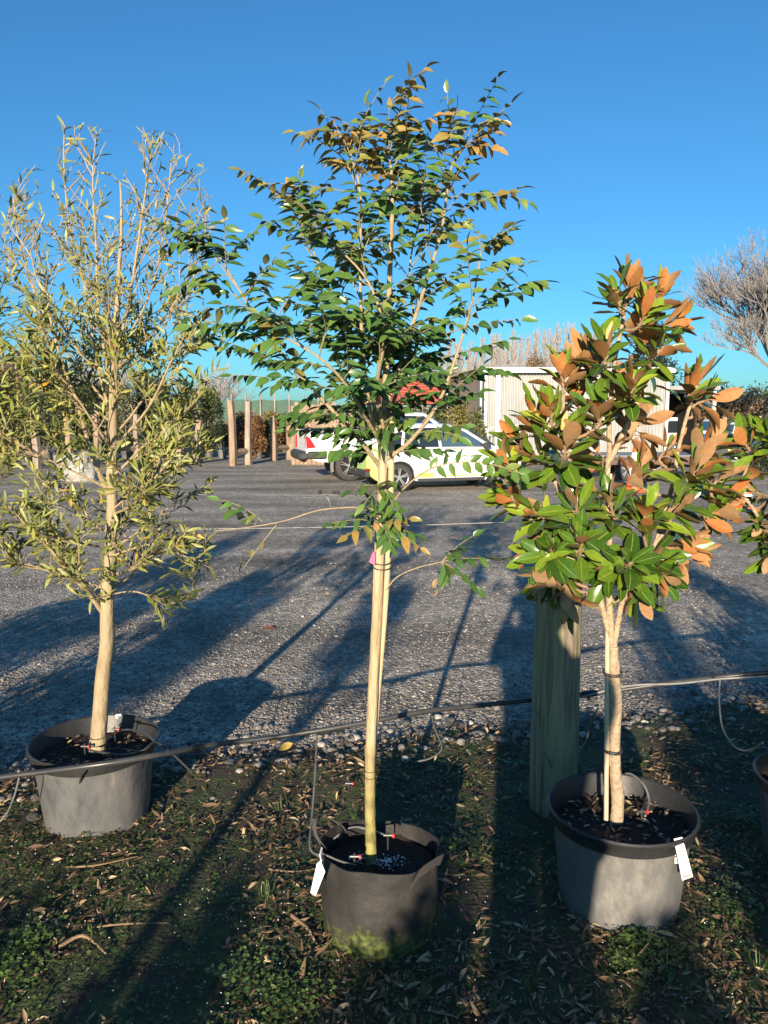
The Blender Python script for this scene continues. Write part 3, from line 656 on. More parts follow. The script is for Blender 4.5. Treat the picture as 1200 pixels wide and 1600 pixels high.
    if full:
        b=MB(); p=P(185,1118,3.24); b.box(p+Vector((0,0,.002)),(.024,.006,.008),rz=.3); b.box(p+Vector((-.006,0,-.006)),(.009,.005,.016)); fix(b.build('plant_label_clip',M['white'],t))
        b=MB(); b.tube([P(300,1207,2.95),P(266,1175,2.93),P(243,1160,2.90),P(225,1172,2.83),P(190,1180,2.85),P(140,1172,2.9)],.004,7,smooth=5); fix(b.build('drip_tube',M['hose'],t)); b=MB()
        b.tube([P(243,1160,2.90),P(225,1145,3.0),P(200,1140,3.05),P(180,1143,3.02)],.004,7,smooth=5); fix(b.build('drip_tube',M['hose'],t))
        for (x,y,Y) in ((133,1185,2.93),(180,1158,3.03)):
            e=emitter(t,P(x,y,Y),None); fix(e)
        b=MB(); b.tube([P(127,1208,2.72),P(124,1225,2.78),P(118,1240,2.80),P(108,1275,2.81),P(103,1312,2.82)],.0035,6,smooth=5); fix(b.build('hanging_tube',M['hose'],t))
    return t
narrow_tree(-1.18,3.0,11,'narrow-leaved olive-green tree with pale trunk in the grey pot at left')
narrow_tree(-2.02,3.25,23,'narrow-leaved tree cut by the left edge, behind the black wire clip',full=False)

# ============================================================ TREE 3: magnolias
def magleaf(lv,p,d,n,L,c,wr=.42): lv.add(p,d,n,L,L*wr,c)
def rosette(tw,lv,p,ax,n,young,size=1.0,open_=1.0,side=None):
    """whorl of stiff leaves round a shoot tip; upper surfaces face the shoot axis"""
    ax=Vector(ax).normalized(); u=ax.orthogonal().normalized(); v=ax.cross(u); az=random.uniform(0,6)
    n=int(n*1.5); em=max(0,young-.45)*.8
    for k in range(n):
        f=k/max(1,n-1); az+=2.399
        o=u*math.cos(az)+v*math.sin(az)
        el=(1.30-(.95-em)*(1-f)**.8*open_)      # inner leaves upright, outer spread
        el+=random.gauss(0,.14)
        d=ax*math.sin(el)+o*math.cos(el)+UP*(-.08-(.2 if ax.z>.75 else .55)*(1-f))
        nn=ax*math.cos(el)-o*math.sin(el)+rv(.14)
        L=random.uniform(.082,.138)*size*(1-.2*f)
        base=p-ax*(1-f)*.07+o*.004
        tw.tube([base,base+Vector(d).normalized()*.012],[.0028,.002],5,cap=False)
        c=random.uniform(.15,.8) if random.random()>.1 else 1
        magleaf(lv,base+Vector(d).normalized()*.008,d,nn,L,min(1,max(0,c*.6+young*.4)),random.uniform(.28,.42))
def bud_at(parent,p,d,L,fix):
    b=MB(); d=Vector(d).normalized(); prof=[(0,.3),(.1,.62),(.3,.95),(.45,1),(.65,.78),(.85,.42),(1,.05)]
    b.tube([p+d*L*a for a,_ in prof],[L*.19*w_ for _,w_ in prof],12); fix(b.build('flower_bud',M['bud'],parent))
def magnolia(X0,Y0,ros,forks,label,seed,main=True,buds=()):
    random.seed(seed)
    t=empty('potted_tree',(X0,Y0,0),label=label,cat='potted tree')
    def fix(o): o.location=(-X0,-Y0,0); return o
    before=set(bpy.data.objects); pot(t,(X0,Y0,0),.243,.35,.28)
    for o in set(bpy.data.objects)-before: fix(o)
    S=Vector((X0-.80,Y0-2.45,0)); D=lambda L:[P(x,y,2.45+dz)+S for x,y,dz in L]
    b=MB()
    tr=[(962,1300,0),(965,1250,0),(960,1180,0),(962,1100,0),(959,1040,0),(958,1010,0)]
    tp,rr=catmull(D(tr),[.023,.021,.019,.020,.0185,.0185],7)
    rr=[r*(1+.12*mnoise.noise((seed,0,p.z*22))) for p,r in zip(tp,rr)]
    tp=[p+Vector((.002*mnoise.noise((seed,0,p.z*12)),0,0)) for p in tp]
    b.tube(tp,rr,14)
    for L_,r0,r1 in forks:
        q,_=catmull(D(L_),[0]*len(L_),6)
        q=[p+Vector((.006*mnoise.noise((seed,r0*999,p.z*10)),.006*mnoise.noise((seed,r0*555,p.z*10)),0)) for p in q]
        b.tube(q,[r0,r1],12)
    fix(b.build('trunk',M['barkC'],t))
    b=MB(); b.tube(D([(962,1306,0),(964,1283,0)]),[.026,.0235],14); fix(b.build('trunk_cuff',M['barkdark'],t))
    b=MB(); b.tube(D([(947,1282,.0),(948,1150,.0),(949,1000,.0),(951,860,.03),(953,740,.03)]),.008,10); fix(b.build('stake',M['stakew'],t))
    for y in (1052,1172): 
        c=D([(957,y,0)])[0]; fix(ring(t,c,.031,n=2,h=.006))
    spine=[]
    for L_,r0,r1 in forks:
        q,_=catmull(D(L_),[0]*len(L_),6); spine+=q
    tw=MB(); lv=Leaves()
    for (x,y,dz,ax,n,yg,sz) in ros:
        p=D([(x,y,dz)])[0]; ax=Vector(ax).normalized()
        # attach to spine at a lower point
        c=[s for s in spine if s.z<p.z-.05]; c=c or spine[:3]
        s0=min(c,key=lambda s:(s-p).length+abs((p.z-s.z)-.18)*.6)
        mid=s0.lerp(p,.55)+Vector((0,0,-.02))-ax*.02
        pts,_=catmull([s0,mid,p-ax*.05,p],[0]*4,5); tw.tube(pts,[.0058,.0040],8)
        for k in range(3):   # a few leaves down the twig
            a,tg=samp(pts,random.uniform(.35,.85)); az=random.uniform(0,6.28); u=tg.orthogonal().normalized(); v=tg.cross(u); o=u*math.cos(az)+v*math.sin(az)
            magleaf(lv,a,tg*.5+o*.9+UP*-.25,tg*.7-o*.3+UP*.5+rv(.2),random.uniform(.10,.13)*sz,random.uniform(.1,.7))
        rosette(tw,lv,p,ax,n,yg,sz)
    fix(tw.build('branch_set',M['twigC'],t))
    fix(lv.build('foliage',PROF_MAG,[M['magtop'],M['magbot']],t,fold=(.05,.6),curl=(-.2,.35),wave=.06))
    for (x,y,dz,d,L) in buds: bud_at(t,D([(x,y,dz)])[0],d,L,fix)
    print('mag leaves',len(lv.p))
    if main:
        # care tag
        fr=[P(1053,1311,2.235),P(1066,1308,2.245),P(1083,1370,2.225),P(1066,1376,2.215)]
        b=MB(); b.add(fr,[(0,1,2,3)]); b.add([q+Vector((0,.0015,0)) for q in fr],[(3,2,1,0)]); b.add([P(1055,1325,2.255),P(1064,1325,2.255),P(1062,1350,2.25),P(1054,1349,2.25)],[(0,1,2,3)])
        tg=fix(b.build('care_tag',M['white'],t,smooth=False))
        # print on the tag: fine lines and a bar strip
        b=MB(); A,B_,C_,D_=[Vector(q)+Vector((0,-.0035,0)) for q in fr]
        def tq(u,v): return (A.lerp(B_,u)).lerp(D_.lerp(C_,u),v)
        for k in range(5):
            u=.16+k*.13
            for j in range(9):
                v0=.22+j*.045+random.uniform(0,.01); 
                if random.random()<.75: b.add([tq(u,v0),tq(u+.07,v0),tq(u+.07,v0+.03),tq(u,v0+.03)],[(0,1,2,3)])
        for k in range(8):
            u=.14+k*.095; b.add([tq(u,.88),tq(u+.05,.88),tq(u+.05,.97),tq(u,.97)],[(0,1,2,3)])
        pr=b.build('tag_print',M['print'],tg,smooth=False)
        b=MB(); b.tube([P(972,1212,2.7),P(985,1209,2.66),P(1005,1225,2.60),P(1014,1250,2.55),P(1008,1275,2.47)],.0042,7,smooth=5)
        fix(b.build('drip_tube',M['tubegrey'],t)); e=emitter(t,P(1002,1290,2.46),None); fix(e)
    return t
M['print']=mat('tag_print_ink',(.16,.10,.12),.6)
MAIN_ROS=[ # x,y,dz, axis, n leaves, young, size
 (985,440,0,(.05,-.1,1),11,.9,1.0),(1030,462,.05,(.45,-.1,.9),10,.9,.95),(962,455,-.05,(-.35,-.2,1),8,.3,1.0),(1058,500,0,(.9,0,.5),8,.8,.9),
 (945,545,-.10,(-.1,-.2,1),10,.5,1.0),(1000,520,.08,(.2,.1,1),9,.7,1.0),(1035,545,-.05,(.6,-.3,.7),7,.5,.9),(880,580,-.02,(-.05,-.15,1),10,.9,.95),
 (835,650,0,(-.15,0,1),10,1,.95),(905,620,.08,(0,.1,1),9,.9,.95),(885,690,-.14,(0,-.35,1),12,.5,1.1),(838,715,-.08,(-.7,-.2,.6),9,.6,1.0),
 (970,620,.05,(.2,.2,.9),8,.5,1.0),(1085,600,-.02,(.35,-.2,1),9,1,1.1),(1110,625,0,(.9,-.2,.3),6,.4,1.0),(1000,655,.10,(.4,.3,.6),8,.6,1.0),
 (930,700,.10,(-.3,.3,.6),8,.5,1.0),(800,780,-.05,(-.7,-.1,.4),9,.8,.95),(790,755,0,(-.6,-.2,.8),7,.5,.9),(1010,800,-.16,(.1,-.3,1),10,.9,1.05),
 (1090,735,-.12,(.45,-.25,.9),12,.5,1.15),(1125,800,-.05,(.9,-.1,.3),8,1,1.0),(1060,790,-.1,(.5,-.4,.5),9,.4,1.05),(955,790,-.05,(-.2,-.3,.7),8,.3,1.0),
 (925,760,.0,(-.5,-.1,.5),8,.2,1.0),(860,830,.05,(-.6,.1,.2),9,.4,1.0),(865,900,-.06,(-.3,-.3,-.4),11,0,1.1),(885,870,.05,(-.4,.1,.1),9,0,1.0),
 (985,880,-.15,(.1,-.7,.3),12,.15,1.15),(1020,870,-.10,(.4,-.5,.3),10,.1,1.1),(945,890,-.08,(-.3,-.5,.2),9,.1,1.05),(1060,850,0,(.7,-.1,.1),9,.7,1.0),
 (1085,860,.05,(.8,.1,0),7,.6,.95),(1000,730,.05,(.3,.1,.7),8,.6,1.0),(1045,700,.05,(.5,.1,.6),7,.4,.9),(900,790,-.12,(-.2,-.4,.6),9,.3,1.05),
 (835,800,-.1,(-.6,-.4,.4),7,.9,.9),(1000,930,-.05,(.3,-.4,-.4),8,0,1.0),(930,560,.1,(-.3,.3,.8),7,.3,1.0),(1140,770,.0,(.9,0,.5),6,.7,.9),
 (990,600,-.12,(.1,-.5,1),10,.8,1.0),(935,640,-.10,(-.2,-.4,.9),10,.7,1.0),(910,560,.05,(-.5,.2,.9),8,.9,1.0),(1010,480,-.08,(.2,-.4,1),9,1,1.0),(860,640,-.12,(-.2,-.4,.9),9,.9,1.0),(810,690,.05,(-.7,0,.7),8,.8,.95),
 (905,845,-.14,(-.2,-.5,.6),9,.3,1.05),(845,905,-.05,(-.4,-.2,-.5),8,.1,1.05),(885,935,-.08,(.0,-.3,-.6),8,.1,1.05),(830,870,-.02,(-.7,-.1,-.1),7,.5,1.0),(860,860,-.12,(-.2,-.5,.3),9,.2,1.05),(790,720,-.03,(-.6,-.2,.9),8,.9,.95),(1130,745,-.05,(.7,-.2,.8),8,.6,1.0),(1035,900,-.10,(.3,-.5,-.1),8,.1,1.05),(1110,690,0,(.6,0,.8),7,.8,1.0)]
MAIN_FORKS=[([(957,1015,0),(944,960,0),(932,900,-.02),(915,830,-.04),(895,760,-.05),(885,700,-.06),(880,620,-.04)],.011,.005),
 ([(955,995,0),(952,930,0),(952,850,0),(950,760,0),(952,660,0),(960,570,0),(975,490,0),(983,440,0)],.012,.005),
 ([(959,1015,0),(970,950,-.02),(985,900,-.05),(1020,860,-.06),(1055,800,-.06),(1085,750,-.06)],.010,.005),
 ([(985,900,-.05),(1030,880,-.02),(1080,850,0),(1120,810,0)],.008,.005),
 ([(1020,860,-.06),(1050,760,0),(1065,680,0),(1085,610,0)],.008,.005),
 ([(935,900,-.02),(900,880,-.02),(860,850,0),(820,800,-.02),(800,780,-.03)],.009,.005),
 ([(915,830,-.04),(870,760,-.02),(845,700,0),(835,650,0)],.008,.005),
 ([(952,720,0),(990,640,.04),(1015,560,.04),(1030,470,.04)],.009,.005),
 ([(953,940,0),(985,930,-.03),(1005,900,-.05)],.008,.005)]
magnolia(.80,2.45,MAIN_ROS,MAIN_FORKS,'magnolia with glossy leaves, rust-brown undersides and yellow buds in the big pot with white tag',5,
  buds=((948,530,-.12,(.25,-.1,1),.055),(878,672,-.17,(.2,-.2,1),.06),(992,655,-.1,(.1,-.2,1),.05)))
SIDE_ROS=[(x,y,dz,ax,n,yg,sz) for (x,y,dz,ax,n,yg,sz) in MAIN_ROS if 700<y<960 or y<520]
SIDE_ROS=[(x if x>870 else x+15,y-25,dz,ax,n,yg,sz) for (x,y,dz,ax,n,yg,sz) in SIDE_ROS][::2]+[(845,690,0,(-.6,-.1,.8),7,.9,.95),(832,780,0,(-.8,0,.3),7,.2,1.),(850,830,0,(-.6,-.3,-.3),7,0,1.)]
magnolia(1.615,2.66,SIDE_ROS,MAIN_FORKS,'magnolia mostly outside the right edge, only a pot rim and outer leaves showing',9,main=False)

# ============================================================ post, wires, irrigation
b=MB(); pc=(.71,3.06)
for i in range(1):
    prof=[(.098,-.05),(.096,.4),(.092,.9),(.088,1.26),(.080,1.285),(0.0,1.29)]
    prof=[(float(np.interp(z,[-.05,.4,.9,1.26],[.098,.096,.092,.088])),z) for z in np.linspace(-.05,1.26,24)]+prof[4:]
    b.lathe(prof,(pc[0],pc[1],0),72,0,lambda an,z:1+.02*math.sin(3*an+z)+.03*mnoise.noise((math.cos(an)*3,math.sin(an)*3,z*1.2))-.035*(abs(math.sin(an*2.5+.8+.2*z))<.05))
tag(b.build('timber_post',M['post']),'stout green-treated round timber post behind the magnolia pot',"post")
def wire(name,px,r,m,label,cat,sm=6,**k):
    b=MB(); b.tube([P(*q) for q in px],r,8,smooth=sm); o=b.build(name,M[m]); tag(o,label,cat,**k); return o
wire('support_wire',[(-260,840,3.15),(0,831,3.06),(300,827,3.03),(600,822,3.0),(790,816,2.96),(870,814,2.96)],.0011,'wire','lower and brighter support wire left of the timber post, crossing in front of the shadows','wire')
wire('support_wire',[(-260,772,3.5),(200,772,3.5),(600,774,3.5),(1000,770,3.5),(1500,768,3.5)],.0005,'wire','upper faint support wire running across behind the trunks','wire')
wire('support_wire',[(870,818,2.97),(1100,830,2.96),(1500,845,2.9)],.0013,'wire','support wire running from the timber post to the right edge','wire')
# main pipe
pe=empty('irrigation_pipe',(0,2.9,0),label='black irrigation pipe slung across the whole row with thin drip tubes hanging off it',cat='hose')
def pfix(o): o.location=(0,-2.9,0); return o
b=MB()
b.tube([P(-220,1240,2.68),P(-60,1222,2.68),P(60,1207,2.68),P(160,1194,2.68),P(250,1179,2.75),P(330,1164,2.85),P(420,1153,2.9),P(500,1141,2.92),P(580,1127,2.95),P(660,1112,3.0),P(750,1102,3.1),P(835,1093,3.17),P(905,1085,3.18),P(960,1079,3.18),P(1040,1068,3.16),P(1125,1058,3.15),P(1210,1050,3.12),P(1400,1040,3.1)],.0105,12,smooth=6)
pfix(b.build('pipe',M['hose'],pe))
b=MB(); b.tube([P(905,1090,3.16),P(980,1072,3.16),P(1060,1068,3.14),P(1125,1061,3.13),P(1210,1056,3.1),P(1400,1046,3.1)],.005,8,smooth=5); pfix(b.build('thin_pipe',M['tubegrey'],pe))
for pts in ([P(495,1148,2.91),P(493,1200,2.7),P(488,1270,2.5),P(484,1318,2.34),P(490,1333,2.3),P(503,1336,2.26)],
            [P(30,1215,2.66),P(22,1245,2.66),P(8,1275,2.7),P(-15,1295,2.7)],
            [P(1125,1062,3.14),P(1124,1100,3.1),P(1130,1140,3.0),P(1150,1168,2.9),P(1172,1172,2.85),P(1192,1160,2.75)],
            [P(835,1096,3.12),P(838,1130,2.95),P(850,1170,2.9),P(862,1200,2.93)],
            [P(675,1120,3.0),P(680,1140,3.1),P(690,1170,3.2),P(672,1185,3.3),P(650,1190,3.35)],
            [P(945,1087,3.15),P(930,1115,3.1),P(918,1150,3.2),P(905,1190,3.2),P(925,1205,3.2)]):
    b=MB(); b.tube(pts,.0036,7,smooth=6); pfix(b.build('drip_tube',M['tubegrey'],pe))
for x,y,Y in ((300,1169,2.81),(497,1143,2.92),(520,1139,2.93),(912,1085,3.17),(1110,1060,3.15)):
    b=MB(); p=P(x,y,Y); q=P(x+16,y-2,Y+.02); b.tube([p,q],.0145,12); b.tube([p.lerp(q,.5),p.lerp(q,.5)+Vector((0,0,-.025))],.006,8); pfix(b.build('pipe_joiner',M['potrim'],pe))
for x,y,Y in ((545,1243,3.0),):
    e=emitter(pe,GP(x,1248)+Vector((0,0,.02)),None); pfix(e)
# curled tube hooked on wire
wc=empty('tube_loop',P(510,770,3.4),label='curled thin black tube clipped on the upper wire, left of the middle trunk',cat='tube')
L0=wc.location.copy()
b=MB()
for pts in ([(465,771,3.45),(483,778,3.4),(500,773,3.4),(520,773,3.4),(530,775,3.4),(538,795,3.3),(536,812,3.2),(520,824,3.05)],[(500,773,3.4),(494,785,3.38),(492,790,3.38)],[(502,773,3.4),(512,778,3.38),(517,795,3.38)]):
    b.tube([P(*q)-L0 for q in pts],.0022,6,smooth=5)
b.build('tube',M['tubegrey'],wc)
b=MB()
for q,s in (((500,769,3.4),.010),((522,769,3.4),.008),((528,769,3.4),.009)):
    p=P(*q)-L0; b=MB(); b.tube([p+Vector((-s,0,0)),p,p+Vector((s,0,0))],[s*.6,s,s*.6],8); b.build('clip',M['hose'],wc)
# wire strainer clip at left
wk=empty('wire_strainer',P(14,838,3.03),label='black plastic wire strainer loop at the left edge on the lower wire',cat='wire clip'); L0=wk.location.copy()
b=MB(); pts=[P(*q)-L0 for q in ((-10,826,3.03),(14,822,3.02),(36,826,3.02),(47,835,3.02),(40,846,3.02),(14,852,3.02),(-12,856,3.03))]; b.tube(pts,.0065,8,smooth=5)
b.build('loop',M['hose'],wk)
b=MB(); p=P(12,839,3.0)-L0; b.tube([p+Vector((0,-.012,0)),p+Vector((0,.012,0))],.019,20); b.tube([p+Vector((0,-.017,0)),p+Vector((0,-.012,0))],.008,14); b.build('reel',M['potrim'],wk)
# leaf lying on the stones
b=Leaves(); b.add(GP(432,1188)+Vector((0,0,.05)),(1,.25,.35),(-.2,-.8,.6),.085,.035,.95); o=b.build('fallen_leaf',PROF_MAG,[M['olvtop'],M['olvbot']],None); tag(o,'yellow-green fallen leaf propped on the pebbles','leaf')
b=Leaves(); b.add(GP(410,984)+Vector((0,0,.015)),(1,0.1,.05),(0,-.3,.9),.1,.04,.95); o=b.build('fallen_leaf',PROF_MAG,[M['redleaf'],M['redleaf']],None); tag(o,'small reddish leaf lying alone on the shaded gravel','leaf')

# ============================================================ ground cover
random.seed(3)
def stones(name,n,fn,sz,m,label,cat,icosub=1,flat=.6):
    bm=bmesh.new(); bmesh.ops.create_icosphere(bm,subdivisions=icosub,radius=1); V0=np.array([v.co[:] for v in bm.verts]); F0=np.array([[v.index for v in f.verts] for f in bm.faces]); bm.free()
    allV=[];allF=[];off=0
    for i in range(n):
        x,y,z,s=fn(); a=random.uniform(0,6.28); ca,sa_=math.cos(a),math.sin(a)
        S=np.array([s*random.uniform(.7,1.4),s*random.uniform(.6,1),s*random.uniform(.35,.75)])
        V=V0*(1+rng.normal(0,.09,(len(V0),1)))*S
        V=np.stack([V[:,0]*ca-V[:,1]*sa_,V[:,0]*sa_+V[:,1]*ca,V[:,2]],-1)+np.array([x,y,z+S[2]*.35])
        allV.append(V);allF.append(F0+off);off+=len(V0)
    me=fast_mesh(name,np.vstack(allV),np.vstack(allF))
    return tag(link(name,me,m,None,icosub>1),label,cat,kind='stuff')
def stonemat(name,ramp):
    m=bpy.data.materials.new(name); m.use_nodes=True; t=m.node_tree; b=t.nodes['Principled BSDF']
    g=t.nodes.new('ShaderNodeNewGeometry'); r=t.nodes.new('ShaderNodeValToRGB'); e=r.color_ramp.elements
    e[0].color=hx(ramp[0][1]); e[0].position=ramp[0][0]; e[1].position=ramp[-1][0]; e[1].color=hx(ramp[-1][1])
    for p,c in ramp[1:-1]: x=e.new(p); x.color=hx(c)
    t.links.new(g.outputs['Random Per Island'],r.inputs[0]); 
    tc=t.nodes.new('ShaderNodeTexCoord'); n=t.nodes.new('ShaderNodeTexNoise'); n.inputs['Scale'].default_value=60; t.links.new(tc.outputs['Object'],n.inputs[0])
    h=t.nodes.new('ShaderNodeHueSaturation'); mr=t.nodes.new('ShaderNodeMapRange'); mr.inputs[3].default_value=.7; mr.inputs[4].default_value=1.3; t.links.new(n.outputs[0],mr.inputs[0]); t.links.new(mr.outputs[0],h.inputs['Value'])
    t.links.new(r.outputs[0],h.inputs['Color']); t.links.new(h.outputs[0],b.inputs['Base Color']); b.inputs['Roughness'].default_value=.75
    return m
M['stones']=stonemat('mixed_grey_stone',[(0,(.09,.085,.08)),(.5,(.19,.178,.162)),(.85,(.29,.27,.24)),(1,(.42,.39,.34))])
M['pebbles']=stonemat('river_pebbles_mix',[(0,(.06,.06,.06)),(.4,(.13,.125,.12)),(.75,(.22,.20,.18)),(1,(.42,.39,.34))])
def fg():
    y=random.uniform(0,1)**1.6*5.2; x=random.uniform(-1,1)*(2.2+y*.42); Y=edge(x)-.15+y
    return x,Y,0,random.uniform(.004,.009)*(1 if random.random()<.93 else 1.8)
stones('loose_gravel',26000,fg,0,M['stones'],'loose grey crushed gravel on the yard','gravel')
def fp():
    x=random.uniform(-2.6,2.8); Y=edge(x)+random.gauss(-.05,.17); return x,Y,max(0,soilz(x,Y)),random.choice([.008,.010,.014,.018,.025])*random.uniform(.7,1.2)
stones('pebbles',1100,fp,0,M['pebbles'],'rounded pebbles along the edge of the soil strip','pebbles',icosub=2)
# litter + weeds
def in_pot(x,y):
    return (x+1.18)**2+(y-3)**2<.17**2 or (x+.015)**2+(y-2.3)**2<.17**2 or (x-.8)**2+(y-2.45)**2<.16**2
lv=Leaves()
for i in range(38000):
    y=random.uniform(1.3,4.3); x=random.uniform(-1,1)*(.55*y+.6)
    if y>edge(x)+.05 or in_pot(x,y): continue
    if mnoise.noise((x*2.2,y*2.2,9))+random.gauss(0,.2)<-.12: continue
    z=max(soilz(x,y),0)
    L=random.uniform(.010,.046)*(1 if random.random()<.96 else 1.7)
    lv.add((x,y,z+random.uniform(.002,.014)),(random.gauss(0,1),random.gauss(0,1),random.gauss(0,.22)),(random.gauss(0,.45),random.gauss(0,.45),1),L,L*random.uniform(.16,.34),random.random()**1.5)
o=lv.build('leaf_litter',PROF_LANCE,[M['litter'],M['litter']],None,fold=(-.4,.8),curl=(-.3,.35),two=False); tag(o,'dry brown leaf litter strewn over the soil strip','leaf litter',kind='stuff')
M['weed']=leafmat('weed_leaf',[(0,(.018,.035,.012)),(.5,(.045,.08,.022)),(1,(.10,.16,.035))],rough=.5,rib=(.06,.1,.03),trans=.15)
lv=Leaves()
cl=0
while cl<4000:
    y=random.uniform(1.3,4.0); x=random.uniform(-1,1)*(.55*y+.6)
    if y>edge(x)-.05 or in_pot(x,y): continue
    dn=mnoise.noise((x*1.3+4,y*1.3,2))
    if dn+random.gauss(0,.14)<-.02+.10*(y-2.2): cl+=.2; continue
    cl+=1; z=soilz(x,y)
    for k in range(random.randint(4,8)):
        a=random.uniform(0,6.28); h=random.uniform(.004,.024); rr_=random.uniform(0,.022); L=random.uniform(.006,.014)
        lv.add((x+rr_*math.cos(a),y+rr_*math.sin(a),z+h),(math.cos(a),math.sin(a),.3),(random.gauss(0,.3),random.gauss(0,.3),1),L,L*.8,random.random())
for g in range(26):       # grass tufts
    y=random.uniform(1.4,3.6); x=random.uniform(-1,1)*(.5*y+.4)
    if in_pot(x,y) or y>edge(x): continue
    z=soilz(x,y)
    for k in range(14):
        a=random.uniform(0,6.28); lv.add((x+random.gauss(0,.01),y+random.gauss(0,.01),z),(math.cos(a)*.5,math.sin(a)*.5,1),(math.cos(a),math.sin(a),.1),random.uniform(.03,.08),.004,random.uniform(.5,1))
for (px,py,nn) in ((45,1490,90),(380,1550,60),(20,1540,60),(725,1345,40),(1010,1490,70),(985,1520,60),(1195,1300,50),(1145,1440,40),(455,1580,70)):
    for k in range(nn):
        g=GP(px,py); x=g.x+random.gauss(0,.05); y=g.y+random.gauss(0,.05)
        if in_pot(x,y): continue
        for j in range(5):
            a=random.uniform(0,6.28); L=random.uniform(.008,.018); lv.add((x+.01*math.cos(a),y+.01*math.sin(a),soilz(x,y)+random.uniform(.01,.04)),(math.cos(a),math.sin(a),.3),(random.gauss(0,.4),random.gauss(0,.4),1),L,L*.75,random.uniform(.6,1))
o=lv.build('weeds',PROF_OVATE,[M['weed'],M['weed']],None,two=False); tag(o,'low clover, moss and weeds covering the soil strip','weeds',kind='stuff')
b=MB()
for i in range(520):     # tiny pale flower heads and seeds
    y=random.uniform(1.4,2.7); x=random.uniform(-1,1)*(.5*y+.3)
    if in_pot(x,y): continue
    s=random.uniform(.0012,.0026); z=soilz(x,y)+random.uniform(.015,.035)
    b.add([(x+s,y,z),(x-s,y,z),(x,y+s,z),(x,y-s,z),(x,y,z+s),(x,y,z-s)],[(0,2,4),(2,1,4),(1,3,4),(3,0,4),(2,0,5),(1,2,5),(3,1,5),(0,3,5)])
tag(b.build('weed_flowers',M['white'],None,False),'tiny white flower heads scattered in the weeds','flowers',kind='stuff')
M['twigdry']=mat('dry_twig',(.20,.13,.07),.85,col2=(.30,.2,.12),nscale=30,bump=.4)
tws=[((92,1480),(130,1462),(165,1490),.006,'thick curved brown twig on the soil at lower left'),((100,1355),(150,1352),(215,1338),.0035,'long straight pale twig lying just below the left pot'),((455,1430),(480,1450),(495,1475),.006,'short thick stick beside the planter bag foot'),((140,1450),(190,1444),(262,1442),.003,'slender twig across the dark weeds, left of the planter bag'),((420,1358),(460,1362),(495,1357),.003,'thin twig pointing at the planter bag tag')]
for a,m_,c,r,lb in tws:
    b=MB(); b.tube([GP(*a,z=.045),GP(*m_,z=.055),GP(*c,z=.045)],[r,r*.8,r*.4],7,smooth=5); tag(b.build('twig',M['twigdry']),lb,'twig')
# ============================================================ BACKGROUND
M['carpaint']=mat('white_car_paint',(.78,.78,.77),.25,spec=.6)
def liverymat():
    m=mat('white_paint_with_green_tail',(.78,.78,.77),.25,spec=.6); t=m.node_tree; b=t.nodes['Principled BSDF']
    tc=t.nodes.new('ShaderNodeTexCoord'); sx=t.nodes.new('ShaderNodeSeparateXYZ'); t.links.new(tc.outputs['Object'],sx.inputs[0])
    n=t.nodes.new('ShaderNodeMath'); n.operation='MULTIPLY_ADD'; t.links.new(sx.outputs[2],n.inputs[0]); n.inputs[1].default_value=.75; t.links.new(sx.outputs[0],n.inputs[2])
    c=t.nodes.new('ShaderNodeMath'); c.operation='LESS_THAN'; t.links.new(n.outputs[0],c.inputs[0]); c.inputs[1].default_value=-1.05
    mx=t.nodes.new('ShaderNodeMix'); mx.data_type='RGBA'; t.links.new(c.outputs[0],mx.inputs[0]); mx.inputs[6].default_value=(.78,.78,.77,1); mx.inputs[7].default_value=(.42,.62,.16,1)
    t.links.new(mx.outputs[2],b.inputs['Base Color']); return m
M['livery']=liverymat()
M['green']=mat('green_decal',(.36,.55,.13),.35); M['emblem']=mat('olive_green_emblem',(.20,.27,.09),.4)
M['glass']=mat('dark_car_glass',(.02,.03,.04),.06,spec=.8)
M['glassb']=mat('window_painted_sky_tint',(.05,.09,.13),.08,spec=.9)  # sky reflection painted into the glass as a bluer base colour
M['alloy']=mat('alloy_silver',(.55,.55,.56),.3,metal=.7); M['darkplastic']=mat('dark_trim_plastic',(.03,.03,.032),.6,col2=(.05,.05,.05),nscale=20)
M['taillight']=mat('red_lens',(.45,.01,.015),.2,spec=.7); M['lens']=mat('clear_lens',(.7,.7,.72),.12,spec=.8)
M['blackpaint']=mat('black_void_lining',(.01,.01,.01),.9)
def car_shell(name,parent,xs,zlow,zsh,wid,ztop,arches,m,tum=.10,rarch=.36):
    """dense loft of the lower body; wheel arches cut by raising the sill"""
    f=lambda tab,x: float(np.interp(x,[a for a,_ in tab],[b_ for _,b_ in tab]))
    V=[];Fc=[]; N=len(xs)
    for x in xs:
        zb=f(zlow,x)
        for ax_ in arches:
            dx=abs(x-ax_)
            if dx<rarch: zb=max(zb,.31+math.sqrt(rarch**2-dx**2))
        zs=f(zsh,x); zt=f(ztop,x); wd=f(wid,x)
        zb=min(zb,zs-.06)
        pr=[(wd-.22,zb),(wd-.012,zb),(wd,zb+.03),(wd+.0,zb+(zs-zb)*.45),(wd-.008,zb+(zs-zb)*.8),(wd-.035,zs),(wd-.14,zs+(zt-zs)*.55),(wd*.5,zt-.005),(0,zt)]
        ring=pr+[(-a,b_) for a,b_ in pr[-2::-1]]
        V+=[(x,a,b_) for a,b_ in ring]
    k=17
    for i in range(N-1):
        for j in range(k-1): Fc.append((i*k+j,i*k+j+1,(i+1)*k+j+1,(i+1)*k+j))
    Fc.append(tuple(range(k))); Fc.append(tuple((N-1)*k+j for j in range(k-1,-1,-1)))
    b=MB(); b.add(V,Fc); return b.build(name,M[m],parent)
